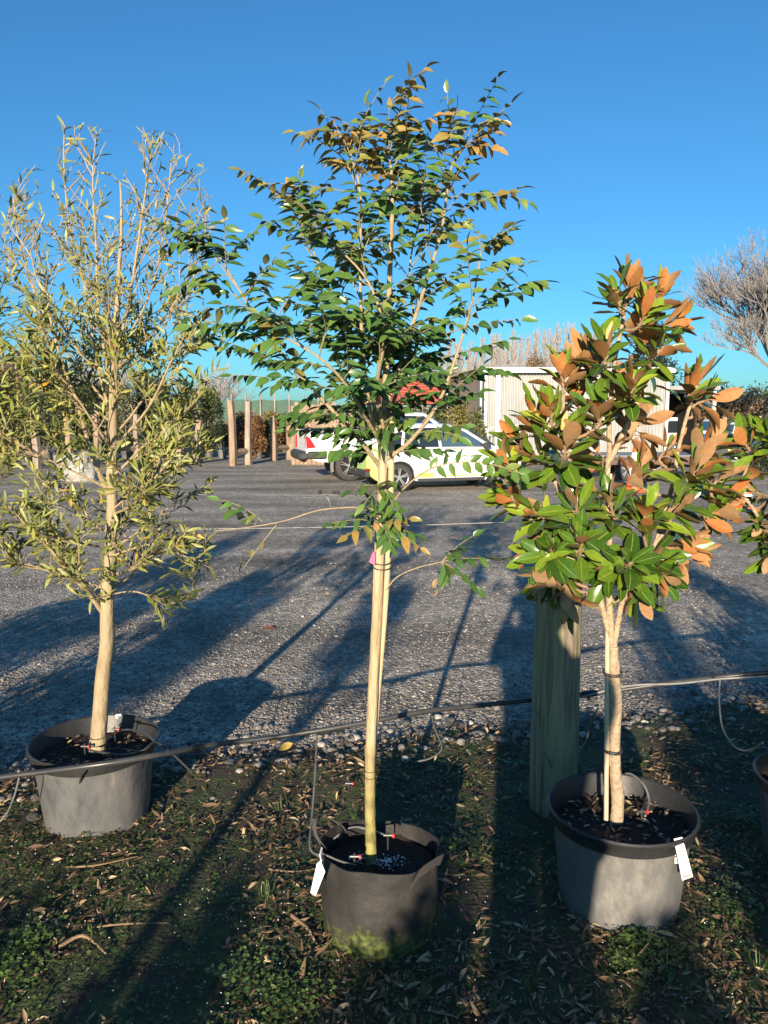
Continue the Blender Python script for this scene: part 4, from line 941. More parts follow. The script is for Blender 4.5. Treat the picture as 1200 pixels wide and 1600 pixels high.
def wheel(parent,x,y,r,side):
    b=MB(); pr=[(r*.66,-.10),(r*.92,-.10),(r*.985,-.08),(r,-.04),(r,.04),(r*.985,.08),(r*.92,.10),(r*.66,.10)]
    def lath(pr,mi=0,sd=36):
        V=[];Fc=[]
        for (rr,yy) in pr:
            for k in range(sd): a=2*math.pi*k/sd; V.append((x+rr*math.cos(a),y+yy,r+rr*math.sin(a)))
        for i in range(len(pr)-1):
            for k in range(sd): j=(k+1)%sd; Fc.append((i*sd+k,i*sd+j,(i+1)*sd+j,(i+1)*sd+k))
        b.add(V,Fc,mi)
    lath(pr+[pr[0]]); ty=b.build('wheel',M['rubber'],parent)
    b=MB(); s=-1 if side<0 else 1
    lath([(r*.70,s*.085),(r*.66,s*.09),(r*.62,s*.06),(r*.62,s*.02)]); lath([(r*.66,s*.015),(0.001,s*.012)])
    o=b.build('wheel_dish',M['darkplastic'],ty)
    b=MB(); lath([(r*.71,s*.088),(r*.68,s*.097),(r*.64,s*.09),(r*.63,s*.06)]); lath([(r*.17,s*.05),(r*.16,s*.075),(0.001,s*.078)])
    for k in range(10):
        a=2*math.pi*(k//2)/5+(.13 if k%2 else -.13)+.3
        p=Vector((x+r*.12*math.cos(a),y+s*.07,r+r*.12*math.sin(a))); q=Vector((x+r*.65*math.cos(a*1.0),y+s*.085,r+r*.65*math.sin(a)))
        b.tube([p,q],[.018,.014],5)
    b.build('rim',M['alloy'],ty); return ty
def plate(b,pts,nrm,th=.004,mi=0):
    n=Vector(nrm).normalized()*th; A=[Vector(p)+n for p in pts]; B=[Vector(p)-n*.5 for p in pts]; k=len(pts)
    b.add(A+B,[tuple(range(k)),tuple(range(2*k-1,k-1,-1))]+[(i,(i+1)%k,(i+1)%k+k,i+k) for i in range(k)],mi)
def cabin(parent,m,xb,zb,wb,xr,zr,wr):
    """greenhouse loft: xb=(rear,front) base, xr roof pts list (x,z,w)"""
    V=[];Fc=[]; prof=xr; N=len(prof)
    for (x,z,wd,zbase,wbase) in prof:
        ring=[(wbase,zbase),(wbase*.5+wd*.5+.015,zbase+(z-zbase)*.55),(wd,z-.05),(wd-.07,z-.008),(wd*.5,z+.012),(0,z+.018)]
        ring=ring+[(-a,c) for a,c in ring[-2::-1]]; V+=[(x,a,c) for a,c in ring]
    k=11
    for i in range(N-1):
        for j in range(k-1): Fc.append((i*k+j,i*k+j+1,(i+1)*k+j+1,(i+1)*k+j))
    b=MB(); b.add(V,Fc); return b.build('cabin',M[m],parent)
# ---- hatchback: local x forward, centre between wheels; near side is -y
def hatch():
    rw=GP(622,767.5); fw=GP(779,762.5); dv=(fw-rw); ang=math.atan2(dv.y,dv.x)
    mid=(rw+fw)/2; wb=dv.length; off=Vector((-math.sin(ang),math.cos(ang),0))*.74
    t=empty('hatchback_car',mid+off,ang,label='white hatchback with green tail and a green spiral on its door',cat='car')
    h=wb/2; xs=np.linspace(-h-.72,h+.78,110)
    car_shell('body',t,xs,[(-h-.72,.42),(-h-.5,.24),(h+.5,.20),(h+.78,.32)],[(-h-.72,.80),(-h-.6,.90),(-h+.4,.93),(h-.2,.88),(h+.3,.80),(h+.65,.66),(h+.78,.50)],
      [(-h-.72,.66),(-h-.55,.78),(-h-.1,.86),(h+.1,.87),(h+.5,.80),(h+.72,.66),(h+.78,.55)],[(-h-.72,.86),(-h-.55,.97),(-h+.4,.99),(h-.45,.99),(h+.1,.94),(h+.55,.80),(h+.78,.55)],(-h,h),'livery',rarch=.375)
    R_=[(-h-.66,.98,.60,.93,.70),(-h-.52,1.14,.60,.93,.74),(-h-.22,1.40,.60,.94,.78),(-h+.15,1.475,.60,.95,.80),(-h+.8,1.50,.60,.95,.80),(-h+1.35,1.485,.60,.95,.80),(-h+1.75,1.38,.60,.94,.79),(-h+2.2,1.12,.63,.93,.77),(-h+2.5,.965,.66,.92,.74)]
    cabin(t,'livery',None,None,None,R_,None,None)
    # near and far side windows
    for s in (-1,1):
        f=lambda x,z:(x,s*(.812-.21*max(0,(z-.97))/.50+.012),z)
        b=MB(); plate(b,[f(-h+1.02,.985),f(-h+2.15,.985),f(-h+1.95,1.12),f(-h+1.62,1.33),f(-h+1.30,1.40),f(-h+1.02,1.415)],(0,s,.35),.006); b.build('front_side_window',M['glassb'],t,False)
        b=MB(); plate(b,[f(-h+.10,.985),f(-h+.95,.985),f(-h+.95,1.415),f(-h+.45,1.41),f(-h+.20,1.37)],(0,s,.35),.006); b.build('rear_side_window',M['glass'],t,False)
        b=MB(); plate(b,[f(-h-.40,1.0),f(-h+.03,.985),f(-h+.12,1.33),f(-h-.05,1.30)],(0,s,.35),.006); b.build('quarter_window',M['glass'],t,False)
    b=MB(); plate(b,[(-h+2.46,-.60,.99),(-h+2.46,.60,.99),(-h+1.84,.54,1.36),(-h+1.84,-.54,1.36)],(.5,0,.86),.02); b.build('windscreen',M['glass'],t,False)
    b=MB(); plate(b,[(-h-.57,-.55,1.04),(-h-.57,.55,1.04),(-h-.28,.52,1.37),(-h-.28,-.52,1.37)],(-.75,0,.6),.02); b.build('rear_window',M['glass'],t,False)
    for x in (-h,h):
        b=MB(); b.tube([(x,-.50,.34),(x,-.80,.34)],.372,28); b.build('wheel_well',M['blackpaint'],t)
        wheel(t,x,-.76,.312,-1); wheel(t,x,.76,.312,1)
    for x in (-h,h):
        b=MB(); 
        for k in range(22):
            a0=math.pi*(k/22)*1.1-.15; a1=math.pi*((k+1)/22)*1.1-.15
            pt=lambda a,r:(x+r*math.cos(a),0,.31+r*math.sin(a))
            for (ra,rb_) in ((.372,.408),):
                q=[pt(a0,ra),pt(a1,ra),pt(a1,rb_),pt(a0,rb_)]; yy=-.872 if x>0 else -.868
                b.add([(p[0],yy,p[2]) for p in q]+[(p[0],yy+.04,p[2]) for p in q],[(0,1,2,3),(7,6,5,4),(0,4,5,1),(3,2,6,7)])
        b.build('arch_trim',M['carpaint'] if x>0 else M['livery'],t)
    b=MB(); b.box((-h+.62,-.868,.36),(.38,.02,.11)); b.box((.25,-.868,.335),(wb-1.5,.02,.03)); b.build('sill_decal',M['green'],t,False)
    b=MB(); b.box((0,-.865,.25),(wb-.85,.03,.07)); b.build('sill_strip',M['darkplastic'],t,False)
    b=MB()   # door shut lines and handle
    for x in (-h+.98,-h+2.12,-h+.22): b=MB(); b.box((x,-.866,.66),(.010,.012,.55)); b.build('door_gap',M['darkplastic'],t,False)
    b=MB(); b.tube([(-h+1.1,-.885,.82),(-h+1.26,-.885,.82)],.013,8); b.build('door_handle',M['livery'],t)
    b=MB(); b.box((-h+2.08,-.96,1.02),(.16,.16,.11),bev=.03); b.build('wing_mirror',M['darkplastic'],t)
    # spiral emblem
    b=MB(); cx,cz=-h+1.58,.72; pts=[]
    for k in range(70):
        a=.6+k*.145; r=.155-.140*(k/69)**.85; pts.append((cx+r*math.cos(-a+1.2),-.885,cz+r*math.sin(-a+1.2)))
    b.tube(pts,[.013]*20+[.012]*49+[.02],6); b.build('spiral_emblem',M['emblem'],t)
    # rear: lamps, plate, bumper, tailgate stuff
    b=MB(); b.box((-h-.66,-.60,.88),(.16,.26,.17),bev=.03); b.build('tail_lamp',M['lens'],t)
    b=MB(); b.box((-h-.66,.60,.88),(.16,.26,.17),bev=.03); b.build('tail_lamp',M['lens'],t)
    b=MB(); b.box((-h-.735,-.10,.66),(.012,.36,.13)); b.build('number_plate',M['white'],t,False)
    b=MB(); b.box((-h-.69,0,.40),(.12,1.45,.20),bev=.04); b.build('rear_bumper_trim',M['darkplastic'],t)
    b=MB(); b.box((-h-.70,-.70,.50),(.09,.12,.05),bev=.01); b.build('reflector',M['taillight'],t)
    b=MB(); b.box((h+.72,-.52,.68),(.14,.30,.10),bev=.03); b.build('headlight',M['lens'],t)
    b=MB(); b.box((h+.72,.52,.68),(.14,.30,.10),bev=.03); b.build('headlight',M['lens'],t)
hatch()
def ute():
    rw=GP(546,751); ang=R(14); wb=3.1
    d=Vector((math.cos(ang),math.sin(ang),0)); mid=rw+d*wb/2+Vector((-math.sin(ang),math.cos(ang),0))*.80
    t=empty('pickup_truck',mid,ang,label='white pickup truck with red tail lamp, parked behind the green-tailed car',cat='pickup truck')
    h=wb/2; xs=np.linspace(-h-1.15,h+.9,110)
    car_shell('body',t,xs,[(-h-1.15,.62),(-h-.8,.50),(h+.5,.42),(h+.9,.5)],[(-h-1.15,1.22),(h-.2,1.2),(h+.5,1.05),(h+.9,.9)],[(-h-1.15,.90),(h+.5,.92),(h+.9,.75)],
      [(-h-1.15,1.34),(-h+1.0,1.36),(h-.3,1.22),(h+.6,1.10),(h+.9,.9)],(-h,h),'carpaint',rarch=.46)
    R_=[(-h+.85,1.45,.70,1.28,.84),(-h+.95,1.74,.68,1.28,.84),(-h+1.5,1.80,.68,1.28,.84),(-h+2.1,1.77,.68,1.28,.84),(-h+2.85,1.26,.70,1.2,.82)]
    cabin(t,'carpaint',None,None,None,R_,None,None)
    b=MB(); f=lambda x,z:(x,-(.85-.17*max(0,(z-1.30))/.48+.014),z); plate(b,[f(-h+1.05,1.32),f(-h+2.5,1.32),f(-h+2.05,1.68),f(-h+1.05,1.70)],(0,-1,.35),.006); b.build('side_window',M['glass'],t,False)
    b=MB(); plate(b,[(-h+2.86,-.66,1.28),(-h+2.86,.66,1.28),(-h+2.15,.60,1.72),(-h+2.15,-.60,1.72)],(.5,0,.86),.02); b.build('windscreen',M['glassb'],t,False)
    b=MB(); b.add([(-h-1.13,-.915,1.18),(-h-.90,-.935,.88),(-h-1.12,-.925,.86),(-h-1.16,-.80,.86),(-h-1.16,-.82,1.18),(-h-1.05,-.928,1.12)],[(0,5,1,2),(0,2,3,4)]); b.box((-h-1.12,-.86,1.0),(.06,.10,.34),bev=.02); b.build('tail_lamp',M['taillight'],t)
    b=MB(); b.box((-h-1.12,.86,1.0),(.10,.16,.36),bev=.02); b.build('tail_lamp',M['taillight'],t)
    b=MB(); b.box((-h-1.2,0,.66),(.26,1.86,.24),bev=.06); b.box((-h-.86,-.90,.68),(.5,.08,.20),bev=.03); b.build('rear_bumper',M['darkplastic'],t)
    b=MB(); b.box((-h-1.10,.0,.50),(.10,.5,.06)); b.build('tow_bar',M['red'],t)
    b=MB(); b.box((-h-1.1,0,1.36),(.06,1.7,.05),bev=.01); b.box((-h-.1,-.88,1.36),(1.9,.05,.05),bev=.01); b.build('tub_rail',M['darkplastic'],t)
    for x in (-h,h):
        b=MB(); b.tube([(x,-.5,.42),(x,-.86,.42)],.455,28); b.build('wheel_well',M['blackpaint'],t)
        wheel(t,x,-.83,.39,-1); wheel(t,x,.83,.39,1)
        b=MB(); 
        for k in range(22):
            a0=math.pi*(k/22)*1.15-.2; a1=math.pi*((k+1)/22)*1.15-.2
            q=[(x+r*math.cos(a),.38+r*math.sin(a)) for a,r in ((a0,.455),(a1,.455),(a1,.53),(a0,.53))]
            b.add([(p[0],-.965,p[1]) for p in q]+[(p[0],-.88,p[1]) for p in q],[(0,1,2,3),(7,6,5,4),(0,4,5,1),(3,2,6,7)])
        b.build('wheel_flare',M['flare'],t)
M['flare']=mat('grey_flare',(.16,.155,.15),.6)
ute()
# ---- corrugated white building
def corr(a,b_,z0,z1,pitch=.13,amp=.035):
    """corrugated wall from a to b (xy), facing left of direction reversed"""
    a=Vector(a);b_=Vector(b_);L=(b_-a).length;d=(b_-a)/L;n=Vector((d.y,-d.x)); m=max(8,int(L/pitch*6)); V=[]
    for i in range(m+1):
        s=L*i/m; o=amp*math.tanh(2.2*math.sin(2*math.pi*s/pitch)); p=a+d*s+n*o
        V+=[(p.x,p.y,z0),(p.x,p.y,z1)]
    return V,[(2*i,2*i+2,2*i+3,2*i+1) for i in range(m)]
M['corr']=mat('off_white_corrugated_steel',(.40,.40,.39),.45,col2=(.30,.30,.285),nscale=1.2,stretch=(1,1,.5))
M['trimw']=mat('white_trim',(.72,.71,.68),.5,col2=(.6,.58,.54),nscale=2); M['brownwall']=mat('brown_weatherboard',(.055,.040,.040),.7,col2=(.075,.058,.055),nscale=2)
M['roofdark']=mat('roof_dark_edge',(.04,.035,.035),.7); M['roofgrey']=mat('grey_roof_iron',(.3,.3,.3),.6,col2=(.22,.21,.2),nscale=3)
A=P(757,650,30.0); B=P(1043,650,30.0); ztop=P(757,578,30).z
bl=empty('corrugated_shed',((A.x+B.x)/2,30,0),label='off-white corrugated steel shed behind the magnolia',cat='shed'); o0=bl.location
V,Fc=corr((A.x-o0.x,0),(B.x-o0.x,0),0.05,ztop-.1); b=MB(); b.add(V,Fc)
b.box(((0),3.0,(ztop-.1)/2),(B.x-A.x-.1,5.8,ztop-.16)); b.build('wall',M['corr'],bl,False)
b=MB(); b.box((0,2.9,ztop),(B.x-A.x+.2,6.3,.14)); b.build('roof',M['roofgrey'],bl,False)
b=MB(); b.box((0,-.30,ztop-.02),(B.x-A.x+.24,.10,.20)); b.build('gutter',M['trimw'],bl,False)
for x,wd in ((A.x-o0.x+.03,.10),(A.x-o0.x+.5,.16),(.8,.12),(B.x-o0.x-.06,.12)):
    b=MB(); b.box((x,-.06,(ztop-.2)/2),(wd,.05,ztop-.2)); b.build('corner_flashing',M['trimw'],bl,False)
b=MB(); b.tube([(A.x-o0.x-.16,-.12,0),(A.x-o0.x-.16,-.12,ztop-.2)],.045,10); b.build('downpipe',M['trimw'],bl)
Bx0=P(690,650,33).x; A2=A.x
bb=empty('brown_building',(A.x-1.6,33,0),label='dark brown clad building joined to the left of the white shed',cat='building')
b=MB(); zt=P(700,588,33).z; W2=1.62; b.box((1.12,3.5,zt/2),(W2,7,zt))
for k in range(11): b.box((1.12-W2/2+.07+k*.148,-.005,zt/2),(.03,.03,zt-.02))
b.build('wall',M['brownwall'],bb,False)
b=MB(); b.box((1.12,3.4,zt+.06),(W2+.3,7.6,.16)); b.build('roof',M['roofdark'],bb,False)
b=MB(); b.tube([(.40,-.12,0),(.40,-.12,zt-.1)],.045,8); b.build('downpipe',M['trimw'],bb)
# left gate (tubular)
gt=empty('tubular_gate',P(785,700,28.5)*1,label='white tubular steel barrier against the shed corner',cat='barrier'); gt.location.z=0; b=MB(); w_=.9
ztp=P(770,668,28.5).z
pts=[(-.55,0,0),(-.55,0,ztp-.2),(-.50,0,ztp-.06),(-.36,0,ztp),(1.2,0,ztp),(1.2,0,0)]; b.tube(pts,.022,8,smooth=4)
b.build('frame',M['trimw'],gt)
for i in range(9):
    b=MB(); x=-.4+i*.17; b.tube([(x,0,.15),(x,0,ztp)],.010,6); b.build('bar',M['trimw'],gt)
# ---- carport at right of the shed
cp=empty('carport',P(1072,650,33)*1,label='open-fronted lean-to with dark interior right of the white shed',cat='carport'); cp.location.z=0
M['void']=mat('interior_shade_black',(.02,.018,.016),.9)  # shade of the open front painted in as near-black walls
b=MB(); zt=P(1072,606,33).z; b.box((.2,2.5,zt),(2.4,5,.16)); b.build('roof',M['roofgrey'],cp,False)
b=MB(); b.box((.2,4.9,zt/2),(2.2,.1,zt-.2)); b.box((-.95,2.5,zt/2),(.06,4.7,zt-.2)); b.box((1.32,3.6,zt/2),(.06,2.6,zt-.2)); b.build('wall',M['void'],cp,False)
for x in (-.85,1.2): b=MB(); b.box((x,.1,(zt-.1)/2),(.14,.14,zt-.18)); b.build('post',M['trimw'],cp,False)
# ---- red roofed pavilion
M['redroof']=mat('red_roof_tiles',(.42,.085,.055),.6,col2=(.30,.06,.04),nscale=6,bump=.5,bscale=8)
pv=empty('red_roofed_shelter',P(630,650,36)*1,label='shelter with a red sloping roof seen through the middle tree',cat='shelter'); pv.location.z=0
zt=P(630,590,36).z; ze=P(630,632,36).z
b=MB(); V=[(-2.2,-1.8,ze),(2.2,-1.8,ze),(2.2,1.8,ze),(-2.2,1.8,ze),(-1.0,0,zt),(1.0,0,zt)]
b.add(V,[(0,1,5,4),(2,3,4,5),(1,2,5),(3,0,4),(3,2,1,0)])
for k in range(9): z=ze+(zt-ze)*k/9; y=-1.8+1.8*k/9; hw=2.2-1.2*k/9; b.box((0,y-.01,z+.02),(2*hw,.05,.04))
b.build('roof',M['redroof'],pv,False)
for x,y in ((-2,-1.6),(2,-1.6),(-2,1.6),(2,1.6)): b=MB(); b.box((x,y,ze/2),(.14,.14,ze)); b.build('post',M['roofdark'],pv,False)
# ---- timber low fence / pallet stack behind ute
M['greywood']=mat('weathered_timber',(.27,.19,.13),.85,nscale=5,cols=[(.3,(.19,.13,.09)),(.55,(.30,.21,.14)),(.75,(.38,.29,.2))],bump=.6,bscale=20,stretch=(1,1,.4))
M['greywood2']=mat('weathered_grey_timber',(.30,.22,.16),.85,nscale=5,cols=[(.3,(.20,.15,.11)),(.55,(.33,.26,.2)),(.75,(.44,.35,.26))],bump=.6,bscale=20,stretch=(1,1,.4))
pf=empty('paling_fence',P(500,650,27)*1,label='brown paling fence standing behind the tail of the pickup',cat='fence'); pf.location.z=0
zt=P(500,628,27).z
for k in range(15): b=MB(); hh=zt*random.uniform(.93,1.0); b.box((-.95+k*.145,random.uniform(-.02,.02),hh/2),(.13,.03,hh)); b.build('paling',M['greywood'],pf,False)
b=MB(); b.box((.05,.05,zt*.3),(2.3,.06,.1)); b.box((.05,.05,zt*.8),(2.3,.06,.1)); b.build('rail',M['greywood'],pf,False)
# ---- bollard post pairs with crossrail
pairs=[((-20,735),(58,732),640,2),((110,730),(152,726),645,3),((176,722),(214,720),648,4),((281,728),(311,723),656,0),((364,728),(388,726),628,1),((428,720),(452,718),648,5)]
names=['nearest the boulder side of the middle gap','tallest pair, sunlit in the middle of the row','half hidden at the left edge behind foliage','behind the boulder','left of the trunk of the narrow-leaved tree, mostly hidden','just left of the white pickup']
labs={0:'pair of rough timber posts with a low crossrail, just right of the narrow-leaved tree trunk',1:'tallest pair of timber posts with crossrail, midway between the left tree and the pickup',2:'timber post pair at the left edge behind the foliage',3:'timber post pair standing directly behind the pale boulder',4:'timber post pair right of the boulder, behind the left tree trunk',5:'pair of timber posts with crossrail next to the tail of the white pickup'}
for (a,c,ytop,li) in pairs:
    pa=GP(*a); pb=GP(*c); m_=(pa+pb)/2
    t=empty('post_pair',(m_.x,m_.y,0),label=labs[li],cat='timber barrier',group='timber post pairs along the nursery rows')
    for q,x in ((pa,a[0]),(pb,c[0])):
        h=P(x,ytop+random.uniform(-3,3),q.y).z
        b=MB(); lx,ly=q.x-m_.x,q.y-m_.y; b.tube([(lx,ly,-.05),(lx+random.uniform(-.02,.02),ly,h*.33),(lx+random.uniform(-.03,.03),ly,h*.66),(lx+random.uniform(-.06,.06),ly,h)],[.15,random.uniform(.135,.145),random.uniform(.125,.14),.13],5); b.build('post',random.choice([M['greywood'],M['greywood2']]),t)
    d=(pb-pa)/2*1.25; b=MB(); b.tube([(-d.x*.8,-d.y*.8+.02,.48),(d.x*1.15,d.y*1.15+.02,.48)],.11,6); b.build('crossrail',M['greywood'],t)
# ---- boulder
M['rock']=mat('pale_rock',(.42,.40,.36),.85,nscale=2.2,detail=10,cols=[(.3,(.16,.16,.155)),(.5,(.33,.32,.29)),(.6,(.40,.38,.34)),(.75,(.22,.18,.14))],bump=.8,bscale=6)
bm=bmesh.new(); bmesh.ops.create_icosphere(bm,subdivisions=4,radius=1)
for v in bm.verts:
    n=mnoise.noise(v.co*1.3)*.35+mnoise.noise(v.co*3+Vector((3,0,0)))*.12+mnoise.noise(v.co*9)*.04; c=v.co.copy()
    c=c*(1+n); c.z=min(c.z,.62+.1*c.x) ; c.x=max(min(c.x,.9),-.95); v.co=Vector((c.x*.56,c.y*.5,c.z*.62+.34))
me=bpy.data.meshes.new('boulder'); bm.to_mesh(me); bm.free(); o=link('boulder',me,M['rock'],None,False); g=GP(116,752); o.location=(g.x,g.y+.35,0); tag(o,'pale grey angular boulder on the gravel behind the left tree','boulder')
# ---- traffic cones
def cone(base,h,label,s=1):
    t=empty('traffic_cone',(base.x,base.y,0),label=label,cat='traffic cone',group='traffic cones around the parked vehicles')
    rb=.17*s; prof=[(rb,.04),(rb*.82,h*.25),(rb*.62,h*.5),(rb*.62,h*.5),(rb*.5,h*.62),(rb*.34,h*.8),(rb*.16,h*.985),(0,h)]
    b=MB(); b.lathe(prof,(0,0,0),24); b.build('cone_body',M['orange'],t)
    rr=lambda z: float(np.interp(z/h,[.0,.25,.5,.62,.8,.985],[rb,rb*.82,rb*.62,rb*.5,rb*.34,rb*.16]))+.005
    for z0,z1 in ((.30,.44),(.58,.72),(.84,.90)):
        b=MB(); b.lathe([(rr(h*z0),h*z0),(rr(h*z1),h*z1)],(0,0,0),24); b.build('white_band',M['coneW'],t)
    b=MB(); b.box((0,0,.02),(rb*2.5,rb*2.5,.045),bev=.012); b.build('cone_base',M['orange'],t)
def hcone(x,yb,yt,label,s=1): g=GP(x,yb); cone(g,P(x,yt,g.y).z,label,s)
hcone(991,768,683,'tall orange traffic cone with white bands, nearest the car, seen between magnolia leaves',1.15)
hcone(945,716,681,'small orange cone beside the shed wall, left of the tall cone')
hcone(1032,716,692,'orange cone just beyond the low trailer deck')
hcone(1163,797,738,'red and white banded cone at the right edge of the magnolia, closest of the cones',.95)
hcone(961,712,690,'small distant cone right in front of the shed flashing')
# ---- flat timber deck trailer
M['deck']=mat('rusty_deck_timber',(.16,.09,.065),.8,col2=(.10,.065,.05),nscale=4,bump=.4); M['steelgrey']=mat('grey_steel',(.22,.23,.25),.5,col2=(.16,.16,.17),nscale=5)
g=GP(985,752); tr_=empty('flat_deck_trailer',(g.x,g.y+1.0,0),R(3),label='low flat-deck trailer with rusty side rail behind the magnolia',cat='trailer')
b=MB(); b.box((.2,0,.62),(4.0,1.9,.10)); b.build('deck',M['steelgrey'],tr_,False)
b=MB(); b.box((.2,-.98,.53),(4.0,.06,.20)); b.build('side_rail',M['deck'],tr_,False)
b=MB(); b.box((.2,-.6,.42),(3.9,.10,.12)); b.box((.2,.6,.42),(3.9,.10,.12)); b.tube([(2.2,0,.45),(3.4,0,.45)],.04,8); b.build('chassis',M['steelgrey'],tr_,False)
for x in (-.1,.62): wheel(tr_,x,-.82,.29,-1); wheel(tr_,x,.82,.29,1)
b=MB(); b.box((.26,-.9,.60-.02),(1.5,.30,.02)); b.build('mudguard',M['darkplastic'],tr_,False)
# ---- work trucks on the right
def truck(x,yb,ytop,Wd,ang,label,tray='tipper',flip=1):
    g=GP(x,yb); hz=P(x,ytop,g.y).z; s=hz/2.05
    t=empty('small_truck',(g.x,g.y+.9,0),ang,label=label,cat='truck')
    def sc_(v): return tuple(a*s for a in v)
    b=MB(); prof=[(-.75,.45),(.80,.45),(.88,.60),(.88,1.05),(.62,1.92),(.5,2.03),(-.70,2.05),(-.75,1.9)]
    for y0,y1 in ((-.82,.82),):
        V=[sc_((px_,y0,pz)) for px_,pz in prof]+[sc_((px_,y1,pz)) for px_,pz in prof]; k=len(prof)
        b.add(V,[tuple(range(k)),tuple(range(2*k-1,k-1,-1))]+[(i,(i+1)%k,(i+1)%k+k,i+k) for i in range(k)])
    b.build('cab',M['carpaint'],t,False)
    b=MB(); plate(b,[sc_(q) for q in ((.885,-.74,1.08),(.885,.74,1.08),(.655,.70,1.86),(.655,-.70,1.86))],(1,0,.3),.01); b.build('windscreen',M['glassb'],t,False)
    for sy in (-1,1):
        b=MB(); plate(b,[sc_((q[0],sy*.825,q[1])) for q in ((-.25,1.12),(.72,1.12),(.52,1.84),(-.25,1.84))],(0,sy,0),.01); b.build('side_window',M['glass'],t,False)
    b=MB(); b.box(sc_((.86,0,.55)),sc_((.14,1.6,.28)),bev=.03); b.build('bumper',M['darkplastic'],t)
    for sy in (-1,1): b=MB(); b.box(sc_((.90,sy*.6,.82)),sc_((.05,.28,.16)),bev=.01); b.build('headlight',M['lens'],t)
    for xx in (.25,-2.1):
        for sy in (-1,1): wheel(t,xx*s,sy*.74*s,.34*s,sy)
    b=MB(); b.box(sc_((-1.6,0,.58)),sc_((3.2,.8,.14))); b.build('chassis',M['darkplastic'],t,False)
    b=MB()
    if tray=='tipper':
        b.box(sc_((-2.05,0,.80)),sc_((2.3,1.8,.08)))
        for sy in (-1,1): b.box(sc_((-2.05,sy*.88,1.02)),sc_((2.3,.05,.38)))
        b.box(sc_((-3.18,0,1.02)),sc_((.05,1.76,.38))); b.box(sc_((-.93,0,1.25)),sc_((.06,1.76,.85)))
        b.build('tray',M['trimw'],t,False)
    else:
        b.box(sc_((-2.05,0,.80)),sc_((2.3,1.8,.10)))
        b.build('tray',M['steelgrey'],t,False)
        for sy in (-1,1): b=MB(); b.tube([sc_((-.95,sy*.8,.8)),sc_((-.95,sy*.8,1.9)),sc_((-3.0,sy*.8,1.9)),sc_((-3.0,sy*.8,.8))],.03*s,6); b.build('frame_rail',M['steelgrey'],t)
truck(1124,692,655,1,R(185),'white cab truck in the far yard, the dark-clothed walker in front of its door')
truck(1156,694,660,1,R(200),'pale far truck immediately right of the walking man','rails')
truck(1052,706,652,1,R(195),'white truck parked against the shed end, left of the walking man')
g=GP(1090,706); bd=empty('blue_skip',(g.x,g.y,0),label='small blue bin standing between the two left trucks',cat='bin')
M['blue']=mat('blue_paint',(.03,.07,.28),.5,col2=(.02,.05,.2),nscale=6)
b=MB(); V=[(-.55,-.4,.0),(.55,-.4,.0),(.55,.4,.0),(-.55,.4,.0),(-.7,-.5,.8),(.7,-.5,.8),(.7,.5,.8),(-.7,.5,.8)]; b.add(V,[(3,2,1,0),(0,1,5,4),(1,2,6,5),(2,3,7,6),(3,0,4,7)]); b.build('tub',M['blue'],bd,False)
b=MB(); b.box((0,0,.83),(1.46,1.06,.06)); b.build('lid',M['blue'],bd,False)
# ---- people
def skinfig(name,verts,edges,rad,m,parent,loc=(0,0,0),sub=2):
    me=bpy.data.meshes.new(name); me.from_pydata(verts,edges,[]); o=bpy.data.objects.new(name,me); COL.objects.link(o)
    sk=o.modifiers.new('skin','SKIN'); ss=o.modifiers.new('sub','SUBSURF'); ss.levels=ss.render_levels=sub
    if not me.skin_vertices: me.skin_vertices.new(name='')
    for i,r in enumerate(rad): me.skin_vertices[0].data[i].radius=(r if not isinstance(r,tuple) else r[0], r if not isinstance(r,tuple) else r[1])
    me.skin_vertices[0].data[0].use_root=True
    bpy.context.view_layer.update(); ev=o.evaluated_get(bpy.context.evaluated_depsgraph_get()); me2=bpy.data.meshes.new_from_object(ev)
    me2.materials.clear(); me2.materials.append(m); me2.polygons.foreach_set('use_smooth',[True]*len(me2.polygons))
    o.modifiers.clear(); o.data=me2; o.parent=parent; return o
M['skin']=mat('skin',(.50,.30,.21),.55); M['black']=mat('black_cloth',(.014,.014,.018),.85,col2=(.022,.022,.026),nscale=30,bump=.3); M['hair']=mat('brown_hair',(.03,.02,.012),.7); M['denim']=mat('dark_denim',(.025,.035,.07),.85,col2=(.035,.05,.09),nscale=25)
